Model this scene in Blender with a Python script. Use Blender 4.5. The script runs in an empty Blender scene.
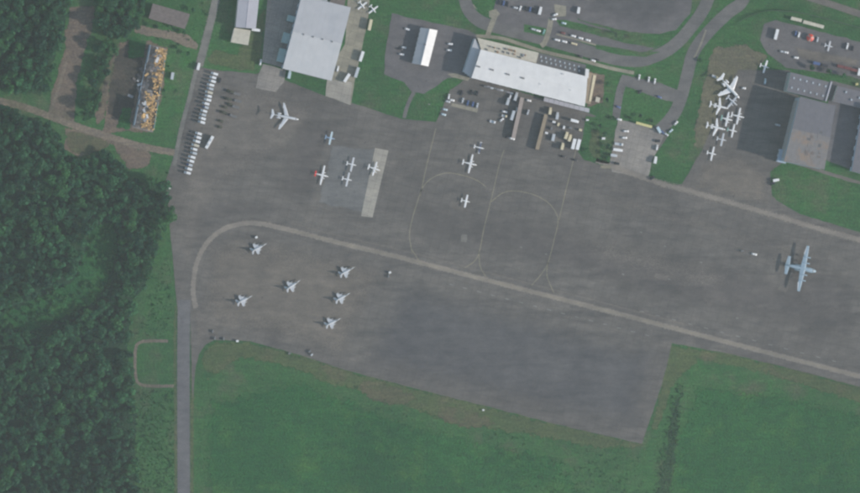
import bpy, bmesh, math, random
import numpy as np
from mathutils import Vector, Matrix, Euler
from mathutils.geometry import delaunay_2d_cdt
random.seed(7); np.random.seed(7)
R = math.radians
scene = bpy.context.scene
col = scene.collection

# ------------------------------------------------------------------ camera
D, W, TH = 5000.0, 742.0, R(11.0)           # distance, ground width in frame, off-nadir angle (seen from the west)
CAM = Vector((-math.sin(TH)*D, 0, math.cos(TH)*D))
FWD = Vector((math.sin(TH), 0, -math.cos(TH))); RGT = Vector((math.cos(TH), 0, math.sin(TH))); UP = Vector((0, 1, 0))
cd = bpy.data.cameras.new('camera'); cam = bpy.data.objects.new('camera', cd); col.objects.link(cam)
cam.location = CAM; cam.rotation_euler = (0, -TH, 0)
cd.sensor_width = 36; cd.lens = 36*D/W; cd.clip_start = 10; cd.clip_end = 60000
scene.camera = cam

# ------------------------------------------------------------------ sky, sun, exposure
SUN_EL, SHADOW_AZ = R(26), R(16)            # shadows fall to the west, 16 degrees north of it
world = bpy.data.worlds.new('World'); scene.world = world; world.use_nodes = True
wn = world.node_tree; wn.nodes.clear()
sky = wn.nodes.new('ShaderNodeTexSky'); sky.sky_type = 'NISHITA'; sky.sun_disc = False
sky.sun_elevation = SUN_EL; sky.sun_rotation = R(90) + SHADOW_AZ
sky.air_density = 1.6; sky.dust_density = 0.6
bg = wn.nodes.new('ShaderNodeBackground'); bg.inputs[1].default_value = 0.14
wo = wn.nodes.new('ShaderNodeOutputWorld')
wn.links.new(sky.outputs[0], bg.inputs[0]); wn.links.new(bg.outputs[0], wo.inputs[0])
sd = bpy.data.lights.new('sun', 'SUN'); sd.energy = 4.6; sd.angle = R(1.2); sd.color = (1.0, 0.915, 0.84)
sun = bpy.data.objects.new('sun', sd); col.objects.link(sun)
LIGHT = Vector((-math.cos(SHADOW_AZ)*math.cos(SUN_EL), math.sin(SHADOW_AZ)*math.cos(SUN_EL), -math.sin(SUN_EL)))
sun.rotation_euler = LIGHT.to_track_quat('-Z', 'Y').to_euler(); sun.location = (900, -200, 700)
vs = scene.view_settings
vs.view_transform = 'Standard'; vs.look = 'None'; vs.gamma = 1; vs.use_curve_mapping = False
vs.exposure = 0.06
HAZE_DENSITY = 2.4e-5
cy = scene.cycles
cy.use_denoising = True
cy.max_bounces = 5; cy.diffuse_bounces = 3; cy.glossy_bounces = 2; cy.transmission_bounces = 3
cy.transparent_max_bounces = 10; cy.volume_bounces = 1
cy.pixel_filter_type = 'BLACKMAN_HARRIS'; cy.filter_width = 2.4      # soft optics of a satellite frame

# ------------------------------------------------------------------ pixel -> place
def P(x, y, z=0.0):
    d = FWD + RGT*((x-430)/860*W/D) - UP*((y-246.5)/860*W/D)
    t = (z - CAM.z)/d.z
    return CAM + d*t
def P2(x, y, z=0.0):
    p = P(x, y, z); return (p.x, p.y)

# ------------------------------------------------------------------ materials
MATS = {}
def nd(nt, t, **kw):
    n = nt.nodes.new(t)
    for k, v in kw.items(): setattr(n, k, v)
    return n
def mixc(nt, fac, a, b, mode='MIX'):
    m = nd(nt, 'ShaderNodeMix', data_type='RGBA', blend_type=mode)
    for s, v in ((m.inputs[0], fac), (m.inputs[6], a), (m.inputs[7], b)):
        if isinstance(v, (int, float)): s.default_value = v
        elif isinstance(v, tuple): s.default_value = (*v, 1) if len(v) == 3 else v
        else: nt.links.new(v, s)
    return m.outputs[2]
def ramp(nt, src, lo, hi):
    m = nd(nt, 'ShaderNodeMapRange'); m.inputs[1].default_value = lo; m.inputs[2].default_value = hi
    nt.links.new(src, m.inputs[0]); return m.outputs[0]
def noise(nt, vec, scale, detail=4, rough=.6):
    n = nd(nt, 'ShaderNodeTexNoise'); n.inputs['Scale'].default_value = scale
    n.inputs['Detail'].default_value = detail; n.inputs['Roughness'].default_value = rough
    nt.links.new(vec, n.inputs['Vector']); return n.outputs['Fac']
def coords(nt, rot=0, scl=(1, 1, 1), world_space=True):
    if world_space: src = nd(nt, 'ShaderNodeNewGeometry').outputs['Position']
    else: src = nd(nt, 'ShaderNodeTexCoord').outputs['Object']
    m = nd(nt, 'ShaderNodeMapping'); m.inputs['Rotation'].default_value = (0, 0, rot); m.inputs['Scale'].default_value = scl
    nt.links.new(src, m.inputs[0]); return m.outputs[0]
def new_mat(name):
    m = bpy.data.materials.new(name); m.use_nodes = True
    nt = m.node_tree; b = nt.nodes['Principled BSDF']; MATS[name] = m
    return m, nt, b
def finish(nt, b, colour, rough=.9, spec=.25, bump=None, bdist=.2, bstr=.5):
    if isinstance(colour, tuple): b.inputs['Base Color'].default_value = (*colour, 1)
    else: nt.links.new(colour, b.inputs['Base Color'])
    b.inputs['Roughness'].default_value = rough; b.inputs['Specular IOR Level'].default_value = spec
    if bump is not None:
        bp = nd(nt, 'ShaderNodeBump'); bp.inputs['Distance'].default_value = bdist; bp.inputs['Strength'].default_value = bstr
        nt.links.new(bump, bp.inputs['Height']); nt.links.new(bp.outputs[0], b.inputs['Normal'])
def fade_alpha(nt, b, scale=.12, soft=.35, fine=False):
    """feathered edge: the 'fade' attribute (0 at the rim) is broken up by noise"""
    at = nd(nt, 'ShaderNodeAttribute'); at.attribute_name = 'fade'
    n = noise(nt, coords(nt), .9 if fine else max(scale*2.5, .16), 4 if fine else 9, .8 if fine else .74)
    a = nd(nt, 'ShaderNodeMath', operation='ADD'); nt.links.new(at.outputs['Fac'], a.inputs[0])
    s = nd(nt, 'ShaderNodeMath', operation='MULTIPLY_ADD'); nt.links.new(n, s.inputs[0]); s.inputs[1].default_value = 1.2+3.2*soft; s.inputs[2].default_value = -.6-1.6*soft
    nt.links.new(s.outputs[0], a.inputs[1])
    nt.links.new(ramp(nt, a.outputs[0], .46, .54), b.inputs['Alpha'])
AX = R(14.5)      # the apron's axis runs 14.5 degrees down to the right

def ground_mat(name, stops, bump=.25, scale=1.0, fade=None, fade_soft=.35, alpha=None):
    """stops: dark, mid, light, worn colours"""
    m, nt, b = new_mat(name); v = coords(nt)
    n1 = noise(nt, v, .012*scale, 5, .6); n2 = noise(nt, v, .09*scale, 5, .7); n3 = noise(nt, v, .55*scale, 3, .7); n4 = noise(nt, v, .03*scale, 6, .65)
    c = mixc(nt, ramp(nt, n1, .35, .65), stops[0], stops[1])
    c = mixc(nt, ramp(nt, n2, .45, .75), c, stops[2])
    c = mixc(nt, ramp(nt, n4, .52, .70), c, stops[3])
    n5 = noise(nt, v, .005*scale, 4, .6); c = mixc(nt, .6, c, mixc(nt, ramp(nt, n5, .35, .65), (.78, .80, .86), (1.2, 1.18, 1.1)), 'MULTIPLY')
    n8 = noise(nt, coords(nt, 1.05, (.14, 1, 1)), .30*scale, 5, .7); c = mixc(nt, .6, c, mixc(nt, ramp(nt, n8, .32, .68), (.70, .74, .80), (1.34, 1.28, 1.12)), 'MULTIPLY')
    n9 = noise(nt, v, .16*scale, 5, .75); c = mixc(nt, .5, c, mixc(nt, ramp(nt, n9, .34, .66), (.72, .74, .78), (1.32, 1.30, 1.16)), 'MULTIPLY')
    c = mixc(nt, .6, c, mixc(nt, ramp(nt, n3, .3, .7), (.5, .5, .52), (1.5, 1.5, 1.45)), 'MULTIPLY')
    finish(nt, b, c, .95, .1, n3, 1.2, bump)
    if fade: fade_alpha(nt, b, fade, fade_soft)
    return m
def paving_mat(name, base, light, dark, joints=None, fade=None, fade_soft=.35, streak=.6, grit=.35, amount=1.0):
    m, nt, b = new_mat(name)
    v = coords(nt); vs_ = coords(nt, AX, (.10, 1, 1))
    n1 = noise(nt, v, .011, 5, .6); n2 = noise(nt, vs_, .12, 5, .7); n3 = noise(nt, v, .9, 3, .7); n4 = noise(nt, v, .05, 6, .7)
    c = mixc(nt, ramp(nt, n1, .36, .66), base, light)
    c = mixc(nt, ramp(nt, n2, .48, .72), c, dark) if streak > 0 else c
    c = mixc(nt, ramp(nt, n4, .58, .76), c, light)
    c = mixc(nt, ramp(nt, n4, .40, .26), c, dark)
    n6 = noise(nt, coords(nt, AX, (.45, 1, 1)), .16, 6, .72); n7 = noise(nt, v, .035, 5, .65)
    c = mixc(nt, .75*amount, c, mixc(nt, ramp(nt, n6, .32, .68), (.74, .75, .77), (1.28, 1.26, 1.22)), 'MULTIPLY')
    c = mixc(nt, .6*amount, c, mixc(nt, ramp(nt, n7, .34, .66), (.80, .81, .83), (1.22, 1.20, 1.17)), 'MULTIPLY')
    n10 = noise(nt, v, .22, 3, .55); c = mixc(nt, ramp(nt, n10, .69, .76), c, tuple(x*.62 for x in dark)); c = mixc(nt, ramp(nt, n10, .27, .22), c, tuple(x*1.25 for x in light))
    if joints:
        bt = nd(nt, 'ShaderNodeTexBrick'); bt.offset = 0
        bt.inputs['Scale'].default_value = 1; bt.inputs['Brick Width'].default_value = joints; bt.inputs['Row Height'].default_value = joints
        bt.inputs['Mortar Size'].default_value = .16; bt.inputs['Mortar Smooth'].default_value = .5
        bt.inputs['Color1'].default_value = (1, 1, 1, 1); bt.inputs['Color2'].default_value = (.93, .93, .93, 1); bt.inputs['Mortar'].default_value = (.58, .58, .57, 1)
        nt.links.new(coords(nt, AX), bt.inputs['Vector'])
        c = mixc(nt, .8, c, bt.outputs['Color'], 'MULTIPLY')
    c = mixc(nt, grit, c, mixc(nt, ramp(nt, n3, .3, .7), (.6, .6, .6), (1.4, 1.4, 1.4)), 'MULTIPLY')
    finish(nt, b, c, .9, .2, n3, .05, .3)
    if fade: fade_alpha(nt, b, fade, fade_soft, True)
    return m
def plain(name, colour, rough=.6, var=.18, scale=.6, spec=.4, metal=0, dirt=None, dirt_amt=.5, world_space=False, dscale=.25):
    m, nt, b = new_mat(name); v = coords(nt, world_space=world_space)
    n = noise(nt, v, scale, 5, .65); n2 = noise(nt, v, dscale, 5, .6)
    k = tuple(x*(1-var) for x in colour); l = tuple(min(1, x*(1+var)) for x in colour)
    c = mixc(nt, ramp(nt, n, .3, .7), k, l)
    if dirt: 
        f = nd(nt, 'ShaderNodeMath', operation='MULTIPLY'); f.inputs[1].default_value = dirt_amt; nt.links.new(ramp(nt, n2, .5, .72), f.inputs[0])
        c = mixc(nt, f.outputs[0], c, dirt)
    finish(nt, b, c, rough, spec); b.inputs['Metallic'].default_value = metal
    return m

GR = ground_mat('grass', ((.032, .104, .042), (.042, .134, .046), (.056, .118, .054), (.086, .110, .068)), .5)
ground_mat('grass_tall', ((.018, .094, .034), (.030, .126, .042), (.020, .082, .036), (.052, .146, .044)), .8, fade=.05)
ground_mat('grass_dry', ((.070, .104, .052), (.085, .110, .058), (.062, .106, .050), (.112, .108, .074)), .4, fade=.06, fade_soft=.45)
ground_mat('forest_floor', ((.022, .064, .038), (.030, .080, .044), (.024, .068, .04), (.040, .085, .045)), .8, fade=.1)
ground_mat('olive_dirt', ((.128, .122, .092), (.145, .135, .102), (.11, .115, .08), (.09, .112, .068)), .3, fade=.08)
ground_mat('dark_weeds', ((.024, .064, .034), (.032, .078, .038), (.022, .056, .034), (.04, .09, .04)), .8, fade=.05, fade_soft=.5)
ground_mat('yard_shade', ((.055, .052, .052), (.07, .064, .06), (.045, .05, .045), (.085, .075, .068)), .3, fade=.1)
ground_mat('dirt', ((.142, .114, .10), (.168, .13, .112), (.12, .102, .088), (.10, .106, .072)), .3, fade=.08)
ground_mat('red_soil', ((.092, .098, .064), (.108, .098, .07), (.08, .10, .06), (.07, .11, .055)), .3, fade=.08, fade_soft=.45)
ground_mat('dirt_track', ((.172, .145, .126), (.198, .165, .144), (.152, .13, .11), (.12, .115, .085)), .25, fade=.15, fade_soft=.3)
paving_mat('apron_asphalt', (.122, .115, .110), (.158, .148, .138), (.088, .086, .086), joints=7.5)
paving_mat('dark_asphalt', (.094, .094, .100), (.108, .107, .111), (.08, .081, .088), fade=.025, fade_soft=.8, streak=.6)
paving_mat('dark_lane', (0.108, 0.102, 0.099), (0.122, 0.113, 0.109), (0.091, 0.087, 0.088), fade=.03, fade_soft=.6)
paving_mat('pale_wear', (0.145, 0.133, 0.123), (0.167, 0.153, 0.139), (0.123, 0.113, 0.107), fade=.03, fade_soft=.6)
paving_mat('brown_wear', (0.150, 0.135, 0.120), (0.172, 0.154, 0.136), (0.129, 0.118, 0.109), fade=.03, fade_soft=.6)
paving_mat('blue_wear', (.135, .137, .14), (.155, .157, .158), (.112, .114, .118), fade=.2, fade_soft=.5)
paving_mat('tan_patch', (.175, .168, .155), (.19, .18, .168), (.155, .15, .14), fade=.2, streak=0)
paving_mat('pale_road', (.17, .165, .155), (.19, .185, .172), (.15, .146, .14), fade=.15, fade_soft=.4, streak=0)
paving_mat('taxi_concrete', (0.214, 0.194, 0.172), (0.239, 0.213, 0.188), (0.181, 0.164, 0.148), fade=.15, fade_soft=.4, streak=0, grit=.2)
paving_mat('concrete', (.32, .30, .265), (.36, .34, .30), (.27, .255, .225), joints=6, streak=0, grit=.2)
paving_mat('tan_concrete', (.25, .235, .19), (.29, .27, .215), (.20, .19, .155), joints=6, streak=0)
paving_mat('ramp_concrete', (.25, .232, .215), (.285, .265, .245), (.20, .19, .178), joints=6, streak=0)
paving_mat('road_asphalt', (0.128, 0.127, 0.128), (0.150, 0.145, 0.144), (0.109, 0.109, 0.112), streak=0, fade=.2, fade_soft=.3)
paving_mat('road_blue', (0.124, 0.124, 0.134), (0.141, 0.140, 0.147), (0.110, 0.111, 0.120), streak=0, fade=.2, fade_soft=.3)
paving_mat('lot_asphalt', (0.118, 0.114, 0.122), (0.138, 0.132, 0.135), (0.098, 0.097, 0.106), streak=0)
paving_mat('yellow_paint', (.225, .208, .16), (.245, .225, .17), (.18, .172, .148), fade=.6, fade_soft=.5, streak=0)
paving_mat('white_paint', (0.204, 0.204, 0.192), (0.240, 0.240, 0.228), (0.132, 0.132, 0.126), fade=.5, fade_soft=.5, streak=0)
plain('white_roof', (0.763, 0.745, 0.728), .5, .06, .15, dirt=(.5, .5, .5), dirt_amt=.3, world_space=True, dscale=.06)
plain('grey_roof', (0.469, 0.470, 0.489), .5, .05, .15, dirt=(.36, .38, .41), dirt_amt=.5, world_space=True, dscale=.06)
plain('grey_roof_sunlit', (0.551, 0.549, 0.555), .5, .05, .15, dirt=(.46, .48, .5), dirt_amt=.5, world_space=True, dscale=.06)  # sunlight on the hangar's south slope painted in as paler grey
plain('dull_roof', (0.153, 0.151, 0.170), .8, .10, .2, dirt=(.17, .15, .14), dirt_amt=.6, world_space=True, dscale=.05)
plain('stained_roof', (.20, .19, .19), .8, .14, .3, dirt=(.30, .20, .13), dirt_amt=.8, world_space=True, dscale=.09)
plain('dark_roof', (.12, .12, .125), .8, .15, .4, dirt=(.16, .14, .13), world_space=True)
plain('cream_roof', (.55, .51, .42), .8, .10, .4, dirt=(.38, .34, .28), world_space=True)
plain('brown_roof', (.165, .138, .13), .8, .2, .4, dirt=(.14, .12, .11), world_space=True)
plain('tan_roof', (.30, .24, .17), .8, .12, .4, world_space=True)
plain('pink_roof', (.36, .30, .27), .8, .12, .4, world_space=True)
plain('lilac_roof', (.44, .43, .47), .6, .06, .3, world_space=True)
plain('wall_white', (.55, .56, .58), .8, .08, .5, dirt=(.4, .4, .4))
plain('wall_blue', (.36, .45, .55), .7, .08, .5, dirt=(.3, .34, .38))
plain('wall_green', (.34, .46, .46), .7, .08, .5, dirt=(.28, .34, .34))
plain('door_grey', (.33, .35, .38), .6, .08, .5)
plain('dark_hole', (.03, .03, .035), .9, .2)
plain('steel', (.30, .30, .32), .5, .2, metal=.3)
plain('rust', (.26, .16, .10), .8, .3, 1.5)
plain('scrap', (.22, .20, .19), .8, .35, 1.5, dirt=(.4, .38, .36))
plain('vent_dark', (.16, .17, .18), .7, .2)
plain('skylight', (.45, .50, .55), .25, .1, spec=.6)
plain('white_paintwork', (.78, .78, .78), .35, .05, 1.0, spec=.5)
plain('plane_white', (.80, .80, .80), .35, .05, .6, spec=.5, dirt=(.62, .62, .62), dirt_amt=.4)
plain('plane_grey', (.60, .62, .65), .45, .08, .6, spec=.4, dirt=(.45, .46, .48))
plain('fighter_grey', (.50, .52, .55), .5, .12, .8, dirt=(.32, .33, .36))
plain('transport_grey', (.29, .39, .47), .5, .08, .5, dirt=(.32, .37, .40))
plain('plane_blue', (.30, .42, .58), .4, .08, .6)
plain('plane_navy', (.06, .09, .17), .4, .1)
plain('plane_red', (.78, .03, .03), .4, .08)
plain('plane_green', (.22, .42, .38), .4, .08)
plain('silver_van', (.50, .53, .56), .35, .05, spec=.5)
plain('pale_blue_paint', (.50, .62, .68), .4, .05)
plain('blue_paint', (.08, .13, .28), .35, .05, spec=.5)
plain('dark_paint', (.035, .038, .045), .35, .1, spec=.5)
plain('red_paint', (.60, .07, .05), .4, .08)
plain('maroon_paint', (.16, .05, .05), .5, .1)
plain('cream_paint', (.66, .58, .40), .5, .08)
plain('yellow_body', (.62, .56, .26), .6, .08)
plain('road_grey', (.15, .155, .16), .7, .1)
plain('olive', (.060, .066, .045), .8, .15)
plain('canvas', (.075, .08, .06), .95, .2)
plain('glass', (.025, .03, .035), .08, .1, spec=.7)
plain('cockpit_tint', (.16, .18, .20), .15, .1, spec=.7)
plain('rubber', (.02, .02, .02), .9, .2)
plain('lamp_glass', (.7, .7, .65), .2, .05)
plain('tail_lamp', (.35, .03, .02), .3, .05)
plain('bark', (.09, .07, .05), .95, .25, 2)
# orange exposed insulation of the wrecked hangar
plain('insulation', (.52, .34, .155), .9, .45, .5, dirt=(.22, .17, .13), dirt_amt=1.0, dscale=.45, world_space=True)
def leaf_mat(name, a, b_, c_):
    m, nt, b = new_mat(name)
    oi = nd(nt, 'ShaderNodeObjectInfo'); at = nd(nt, 'ShaderNodeAttribute'); at.attribute_name = 'tint'
    ad = nd(nt, 'ShaderNodeMath', operation='ADD'); nt.links.new(oi.outputs['Random'], ad.inputs[0]); nt.links.new(at.outputs['Fac'], ad.inputs[1])
    fr = nd(nt, 'ShaderNodeMath', operation='FRACT'); nt.links.new(ad.outputs[0], fr.inputs[0])
    n = noise(nt, coords(nt), .35, 4, .7); n0 = noise(nt, coords(nt), .022, 4, .6)
    pw = nd(nt, 'ShaderNodeMath', operation='POWER'); pw.inputs[1].default_value = 1.5; nt.links.new(fr.outputs[0], pw.inputs[0])
    c = mixc(nt, pw.outputs[0], a, b_)
    c = mixc(nt, ramp(nt, n, .46, .74), c, c_)
    c = mixc(nt, .7, c, mixc(nt, ramp(nt, n0, .36, .66), (.62, .66, .74), (1.3, 1.25, 1.1)), 'MULTIPLY')
    finish(nt, b, c, .65, .25)
    tr = nd(nt, 'ShaderNodeBsdfTranslucent'); nt.links.new(c, tr.inputs[0])
    ms = nd(nt, 'ShaderNodeMixShader'); ms.inputs[0].default_value = .35
    out = nt.nodes['Material Output']; nt.links.new(b.outputs[0], ms.inputs[1]); nt.links.new(tr.outputs[0], ms.inputs[2]); nt.links.new(ms.outputs[0], out.inputs[0])
leaf_mat('leaves', (.020, .088, .056), (.056, .215, .092), (.046, .195, .086))
leaf_mat('shrub_leaves', (.036, .150, .062), (.062, .225, .080), (.068, .225, .080))

# ------------------------------------------------------------------ mesh helpers
def mesh(name, verts, faces, mat, smooth=False):
    me = bpy.data.meshes.new(name); me.from_pydata([tuple(v) for v in verts], [], faces); me.update()
    if mat: me.materials.append(MATS[mat])
    if smooth: me.polygons.foreach_set('use_smooth', [True]*len(me.polygons))
    return me
class G:
    """collects boxes, lofts, wings and tubes into one mesh"""
    def __init__(s): s.v = []; s.f = []
    def add(s, v, f):
        o = len(s.v); s.v += [Vector(p) for p in v]; s.f += [tuple(i+o for i in q) for q in f]; return s
    def box(s, x0, x1, y0, y1, z0, z1, m=None, inset=0, inset_y=None):
        iy = inset if inset_y is None else inset_y
        v = [(x0,y0,z0),(x1,y0,z0),(x1,y1,z0),(x0,y1,z0),(x0+inset,y0+iy,z1),(x1-inset,y0+iy,z1),(x1-inset,y1-iy,z1),(x0+inset,y1-iy,z1)]
        if m: v = [m @ Vector(p) for p in v]
        return s.add(v, [(3,2,1,0),(4,5,6,7),(0,1,5,4),(1,2,6,5),(2,3,7,6),(3,0,4,7)])
    def cbox(s, x0, x1, y0, y1, z0, z1, b=.08):
        """box with chamfered upright and top edges"""
        ring = [(x0+b,y0),(x1-b,y0),(x1,y0+b),(x1,y1-b),(x1-b,y1),(x0+b,y1),(x0,y1-b),(x0,y0+b)]
        cx, cy_ = (x0+x1)/2, (y0+y1)/2
        v = [(x,y,z0) for x,y in ring]+[(x,y,z1-b) for x,y in ring]+[(x+(b if x<cx else -b)*.8,y+(b if y<cy_ else -b)*.8,z1) for x,y in ring]
        f = [tuple(range(7,-1,-1)), tuple(range(16,24))]
        for k in range(2):
            for i in range(8): f.append((k*8+i, k*8+(i+1)%8, k*8+8+(i+1)%8, k*8+8+i))
        return s.add(v, f)
    def loft(s, st, n=12, sq=1.0):
        """stations (x, z centre, half width, half height)"""
        v = []; f = []
        for x, z, ry, rz in st:
            for i in range(n):
                a = 2*math.pi*i/n; c, q = math.cos(a), math.sin(a)
                c = math.copysign(abs(c)**sq, c); q = math.copysign(abs(q)**sq, q)
                v.append((x, ry*c, z+rz*q))
        for k in range(len(st)-1):
            for i in range(n): f.append((k*n+i, k*n+(i+1)%n, (k+1)*n+(i+1)%n, (k+1)*n+i))
        f.append(tuple(range(n-1,-1,-1))); f.append(tuple((len(st)-1)*n+i for i in range(n)))
        return s.add(v, f)
    def tube(s, a, b, r0, r1=None, n=8):
        a, b = Vector(a), Vector(b); r1 = r0 if r1 is None else r1
        q = (b-a).to_track_quat('Z', 'Y'); v = []
        for p, r in ((a, r0), (b, r1)):
            for i in range(n):
                t = 2*math.pi*i/n; v.append(p + q @ Vector((r*math.cos(t), r*math.sin(t), 0)))
        f = [(i, (i+1)%n, n+(i+1)%n, n+i) for i in range(n)]+[tuple(range(n-1,-1,-1)), tuple(range(n, 2*n))]
        return s.add(v, f)
    def wing(s, root, tip, c0, c1, t0=.12, t1=.1, up=(0,0,1)):
        """aerofoil slab; root and tip are leading-edge points, the nose is +x"""
        root, tip, up = Vector(root), Vector(tip), Vector(up); v = []
        for p, c, t in ((root, c0, t0), (tip, c1, t1)):
            for fx, fz in ((0,0),(-.12,.38),(-.35,.5),(-.7,.3),(-1,0),(-.7,-.2),(-.35,-.35),(-.12,-.3)):
                v.append(p + Vector((fx*c,0,0)) + up*(fz*c*t))
        f = [(i,(i+1)%8,8+(i+1)%8,8+i) for i in range(8)]+[tuple(range(7,-1,-1)), tuple(range(8,16))]
        return s.add(v, f)
    def mesh(s, name, mat, smooth=False):
        me = mesh(name, s.v, s.f, mat, smooth)
        bm = bmesh.new(); bm.from_mesh(me); bmesh.ops.recalc_face_normals(bm, faces=bm.faces); bm.to_mesh(me); bm.free()
        return me
def link(name, me, parent=None, loc=(0,0,0), rot=(0,0,0), scale=None):
    o = bpy.data.objects.new(name, me); col.objects.link(o)
    o.parent = parent; o.location = loc; o.rotation_euler = rot
    if scale: o.scale = (scale,)*3 if isinstance(scale, (int, float)) else scale
    return o
def tag(o, label, cat, group=None):
    o['label'] = label; o['category'] = cat
    if group: o['group'] = group
    return o
def structure(name, me): 
    o = link(name, me); o['kind'] = 'structure'; return o
def thing(name, label, cat, loc=(0,0,0), rotz=0, group=None, scale=None):
    return tag(link(name, None, None, loc, (0,0,rotz), scale), label, cat, group)
def place(model, name, label, cat, loc, rotz=0, group=None, scale=None):
    """model: list of (part name, mesh, loc, rot, index of parent part or None)"""
    root = thing(name, label, cat, loc, rotz, group, scale); made = []
    for pn, me, l, r, pi in model:
        made.append(link(pn, me, root if pi is None else made[pi], l, r))
    return root
ORD = ['first','second','third','fourth','fifth','sixth','seventh','eighth','ninth','tenth','eleventh','twelfth','thirteenth','fourteenth','fifteenth','sixteenth','seventeenth']

# ------------------------------------------------------------------ sheets on the ground
def catmull(pts, n=6, closed=False):
    out = []; N = len(pts); p = [Vector(q) for q in pts]
    for i in range(N if closed else N-1):
        a, b, c, d = (p[(i-1) % N], p[i], p[(i+1) % N], p[(i+2) % N]) if closed else (p[max(i-1,0)], p[i], p[i+1], p[min(i+2,N-1)])
        for k in range(n):
            t = k/n; out.append(.5*((2*b)+(c-a)*t+(2*a-5*b+4*c-d)*t*t+(3*b-a-3*c+d)*t**3))
    if not closed: out.append(p[-1])
    return out
def rough_poly(pts, step=6, amp=.5):
    out = []; N = len(pts)
    for i in range(N):
        a, b = Vector(pts[i]), Vector(pts[(i+1) % N]); n = max(1, int((b-a).length/step))
        nn = Vector((-(b-a).y, (b-a).x)).normalized()
        for k in range(n): out.append(a.lerp(b, k/n) + nn*(random.uniform(-amp, amp) if k else 0))
    return out
def area2(p): return sum(p[i][0]*p[(i+1)%len(p)][1]-p[(i+1)%len(p)][0]*p[i][1] for i in range(len(p)))
def sheet(name, px, z, mat, feather=0, rough=0, smooth=False, solid=True):
    """a slab of ground whose outline is given in pixels; feather = width in m of a worn rim"""
    pts = [P2(x, y) for x, y in px]
    if smooth: pts = [tuple(v) for v in catmull(pts, 5, True)]
    if rough: pts = [tuple(v) for v in rough_poly(pts, 5, rough)]
    if area2(pts) < 0: pts = pts[::-1]
    if feather:      # a grid whose 'fade' is the signed distance to the outline
        A = np.array(pts); Bq = np.roll(A, -1, 0); step = max(.8, min(feather*.5, 4.0)); pad = feather*.6
        x0, y0 = A.min(0)-pad; x1, y1 = A.max(0)+pad
        gx = np.arange(x0, x1+step, step); gy = np.arange(y0, y1+step, step); X, Y = np.meshgrid(gx, gy); Q = np.stack([X.ravel(), Y.ravel()], 1)
        dist = np.full(len(Q), 1e9); ins = np.zeros(len(Q), bool)
        for p, q in zip(A, Bq):
            d = q-p; t = np.clip(((Q-p) @ d)/max(d @ d, 1e-9), 0, 1); dist = np.minimum(dist, np.hypot(*(Q-p-t[:, None]*d).T))
            if p[1] != q[1]: ins ^= ((p[1] > Q[:, 1]) != (q[1] > Q[:, 1])) & (Q[:, 0] < (q[0]-p[0])*(Q[:, 1]-p[1])/(q[1]-p[1])+p[0])
        sd_ = np.where(ins, dist, -dist); fade = np.clip(sd_/feather, -1, 1); nx, ny = len(gx), len(gy)
        I = np.arange(nx*ny).reshape(ny, nx); F = np.stack([I[:-1, :-1], I[:-1, 1:], I[1:, 1:], I[1:, :-1]], -1).reshape(-1, 4)
        F = F[(sd_[F] > -pad).any(1)]; used, inv = np.unique(F, return_inverse=True); F = inv.reshape(-1, 4)
        me = bpy.data.meshes.new(name); me.from_pydata(np.column_stack([Q[used], np.full(len(used), z)]).tolist(), [], F.tolist()); me.update()
        at = me.attributes.new('fade', 'FLOAT', 'POINT'); at.data.foreach_set('value', fade[used].astype(np.float32))
        me.materials.append(MATS[mat]); return structure(name, me)
    n = len(pts); r = delaunay_2d_cdt([Vector(p) for p in pts], [], [list(range(n))], 1, 1e-4)
    v = [(p.x, p.y, z) for p in r[0]]; f = [tuple(q) for q in r[2]]
    f = [q if sum(v[q[i-1]][0]*v[q[i]][1]-v[q[i]][0]*v[q[i-1]][1] for i in range(len(q))) > 0 else q[::-1] for q in f]
    if solid:
        o = len(v); v += [(x, y, z) for x, y in pts]+[(x, y, -.3) for x, y in pts]
        f += [(o+n+i, o+n+(i+1) % n, o+(i+1) % n, o+i) for i in range(n)]
    me = mesh(name, v, f, mat); at = me.attributes.new('fade', 'FLOAT', 'POINT'); at.data.foreach_set('value', [1.0]*len(v))
    return structure(name, me)
def strip(name, px, width, z, mat, feather=.3, smooth=True, closed=False, n=6):
    """a road or painted line along a pixel path; width in m; feather = share of the width that is worn rim"""
    pts = [Vector(P2(x, y)) for x, y in px]
    if smooth: pts = [Vector(v) for v in catmull(pts, n, closed)]
    if closed: pts.append(pts[0].copy())
    v = []; f = []; fade = []
    for i, p in enumerate(pts):
        d = (pts[min(i+1, len(pts)-1)]-pts[max(i-1, 0)]).normalized(); nn = Vector((-d.y, d.x))
        for k, fd in ((-1, 0), (-1+feather, 1), (1-feather, 1), (1, 0)):
            q = p + nn*width/2*k; v.append((q.x, q.y, z)); fade.append(fd)
        if i:
            o = 4*i
            for k in range(3): f.append((o-4+k+1, o-4+k, o+k, o+k+1))
    me = mesh(name, v, f, mat); at = me.attributes.new('fade', 'FLOAT', 'POINT'); at.data.foreach_set('value', fade)
    bm = bmesh.new(); bm.from_mesh(me); bmesh.ops.recalc_face_normals(bm, faces=bm.faces)
    if bm.faces[0].normal.z < 0: bmesh.ops.reverse_faces(bm, faces=bm.faces)
    bm.to_mesh(me); bm.free()
    return structure(name, me)

# ground: one sheet to the horizon
gs = 11000
ground = structure('ground', mesh('ground', [(-gs,-gs,0),(gs,-gs,0),(gs,gs,0),(-gs,gs,0)], [(0,1,2,3)], 'grass'))
Z1, Z2, Z3, Z4, Z5 = .04, .08, .12, .16, .20
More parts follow.
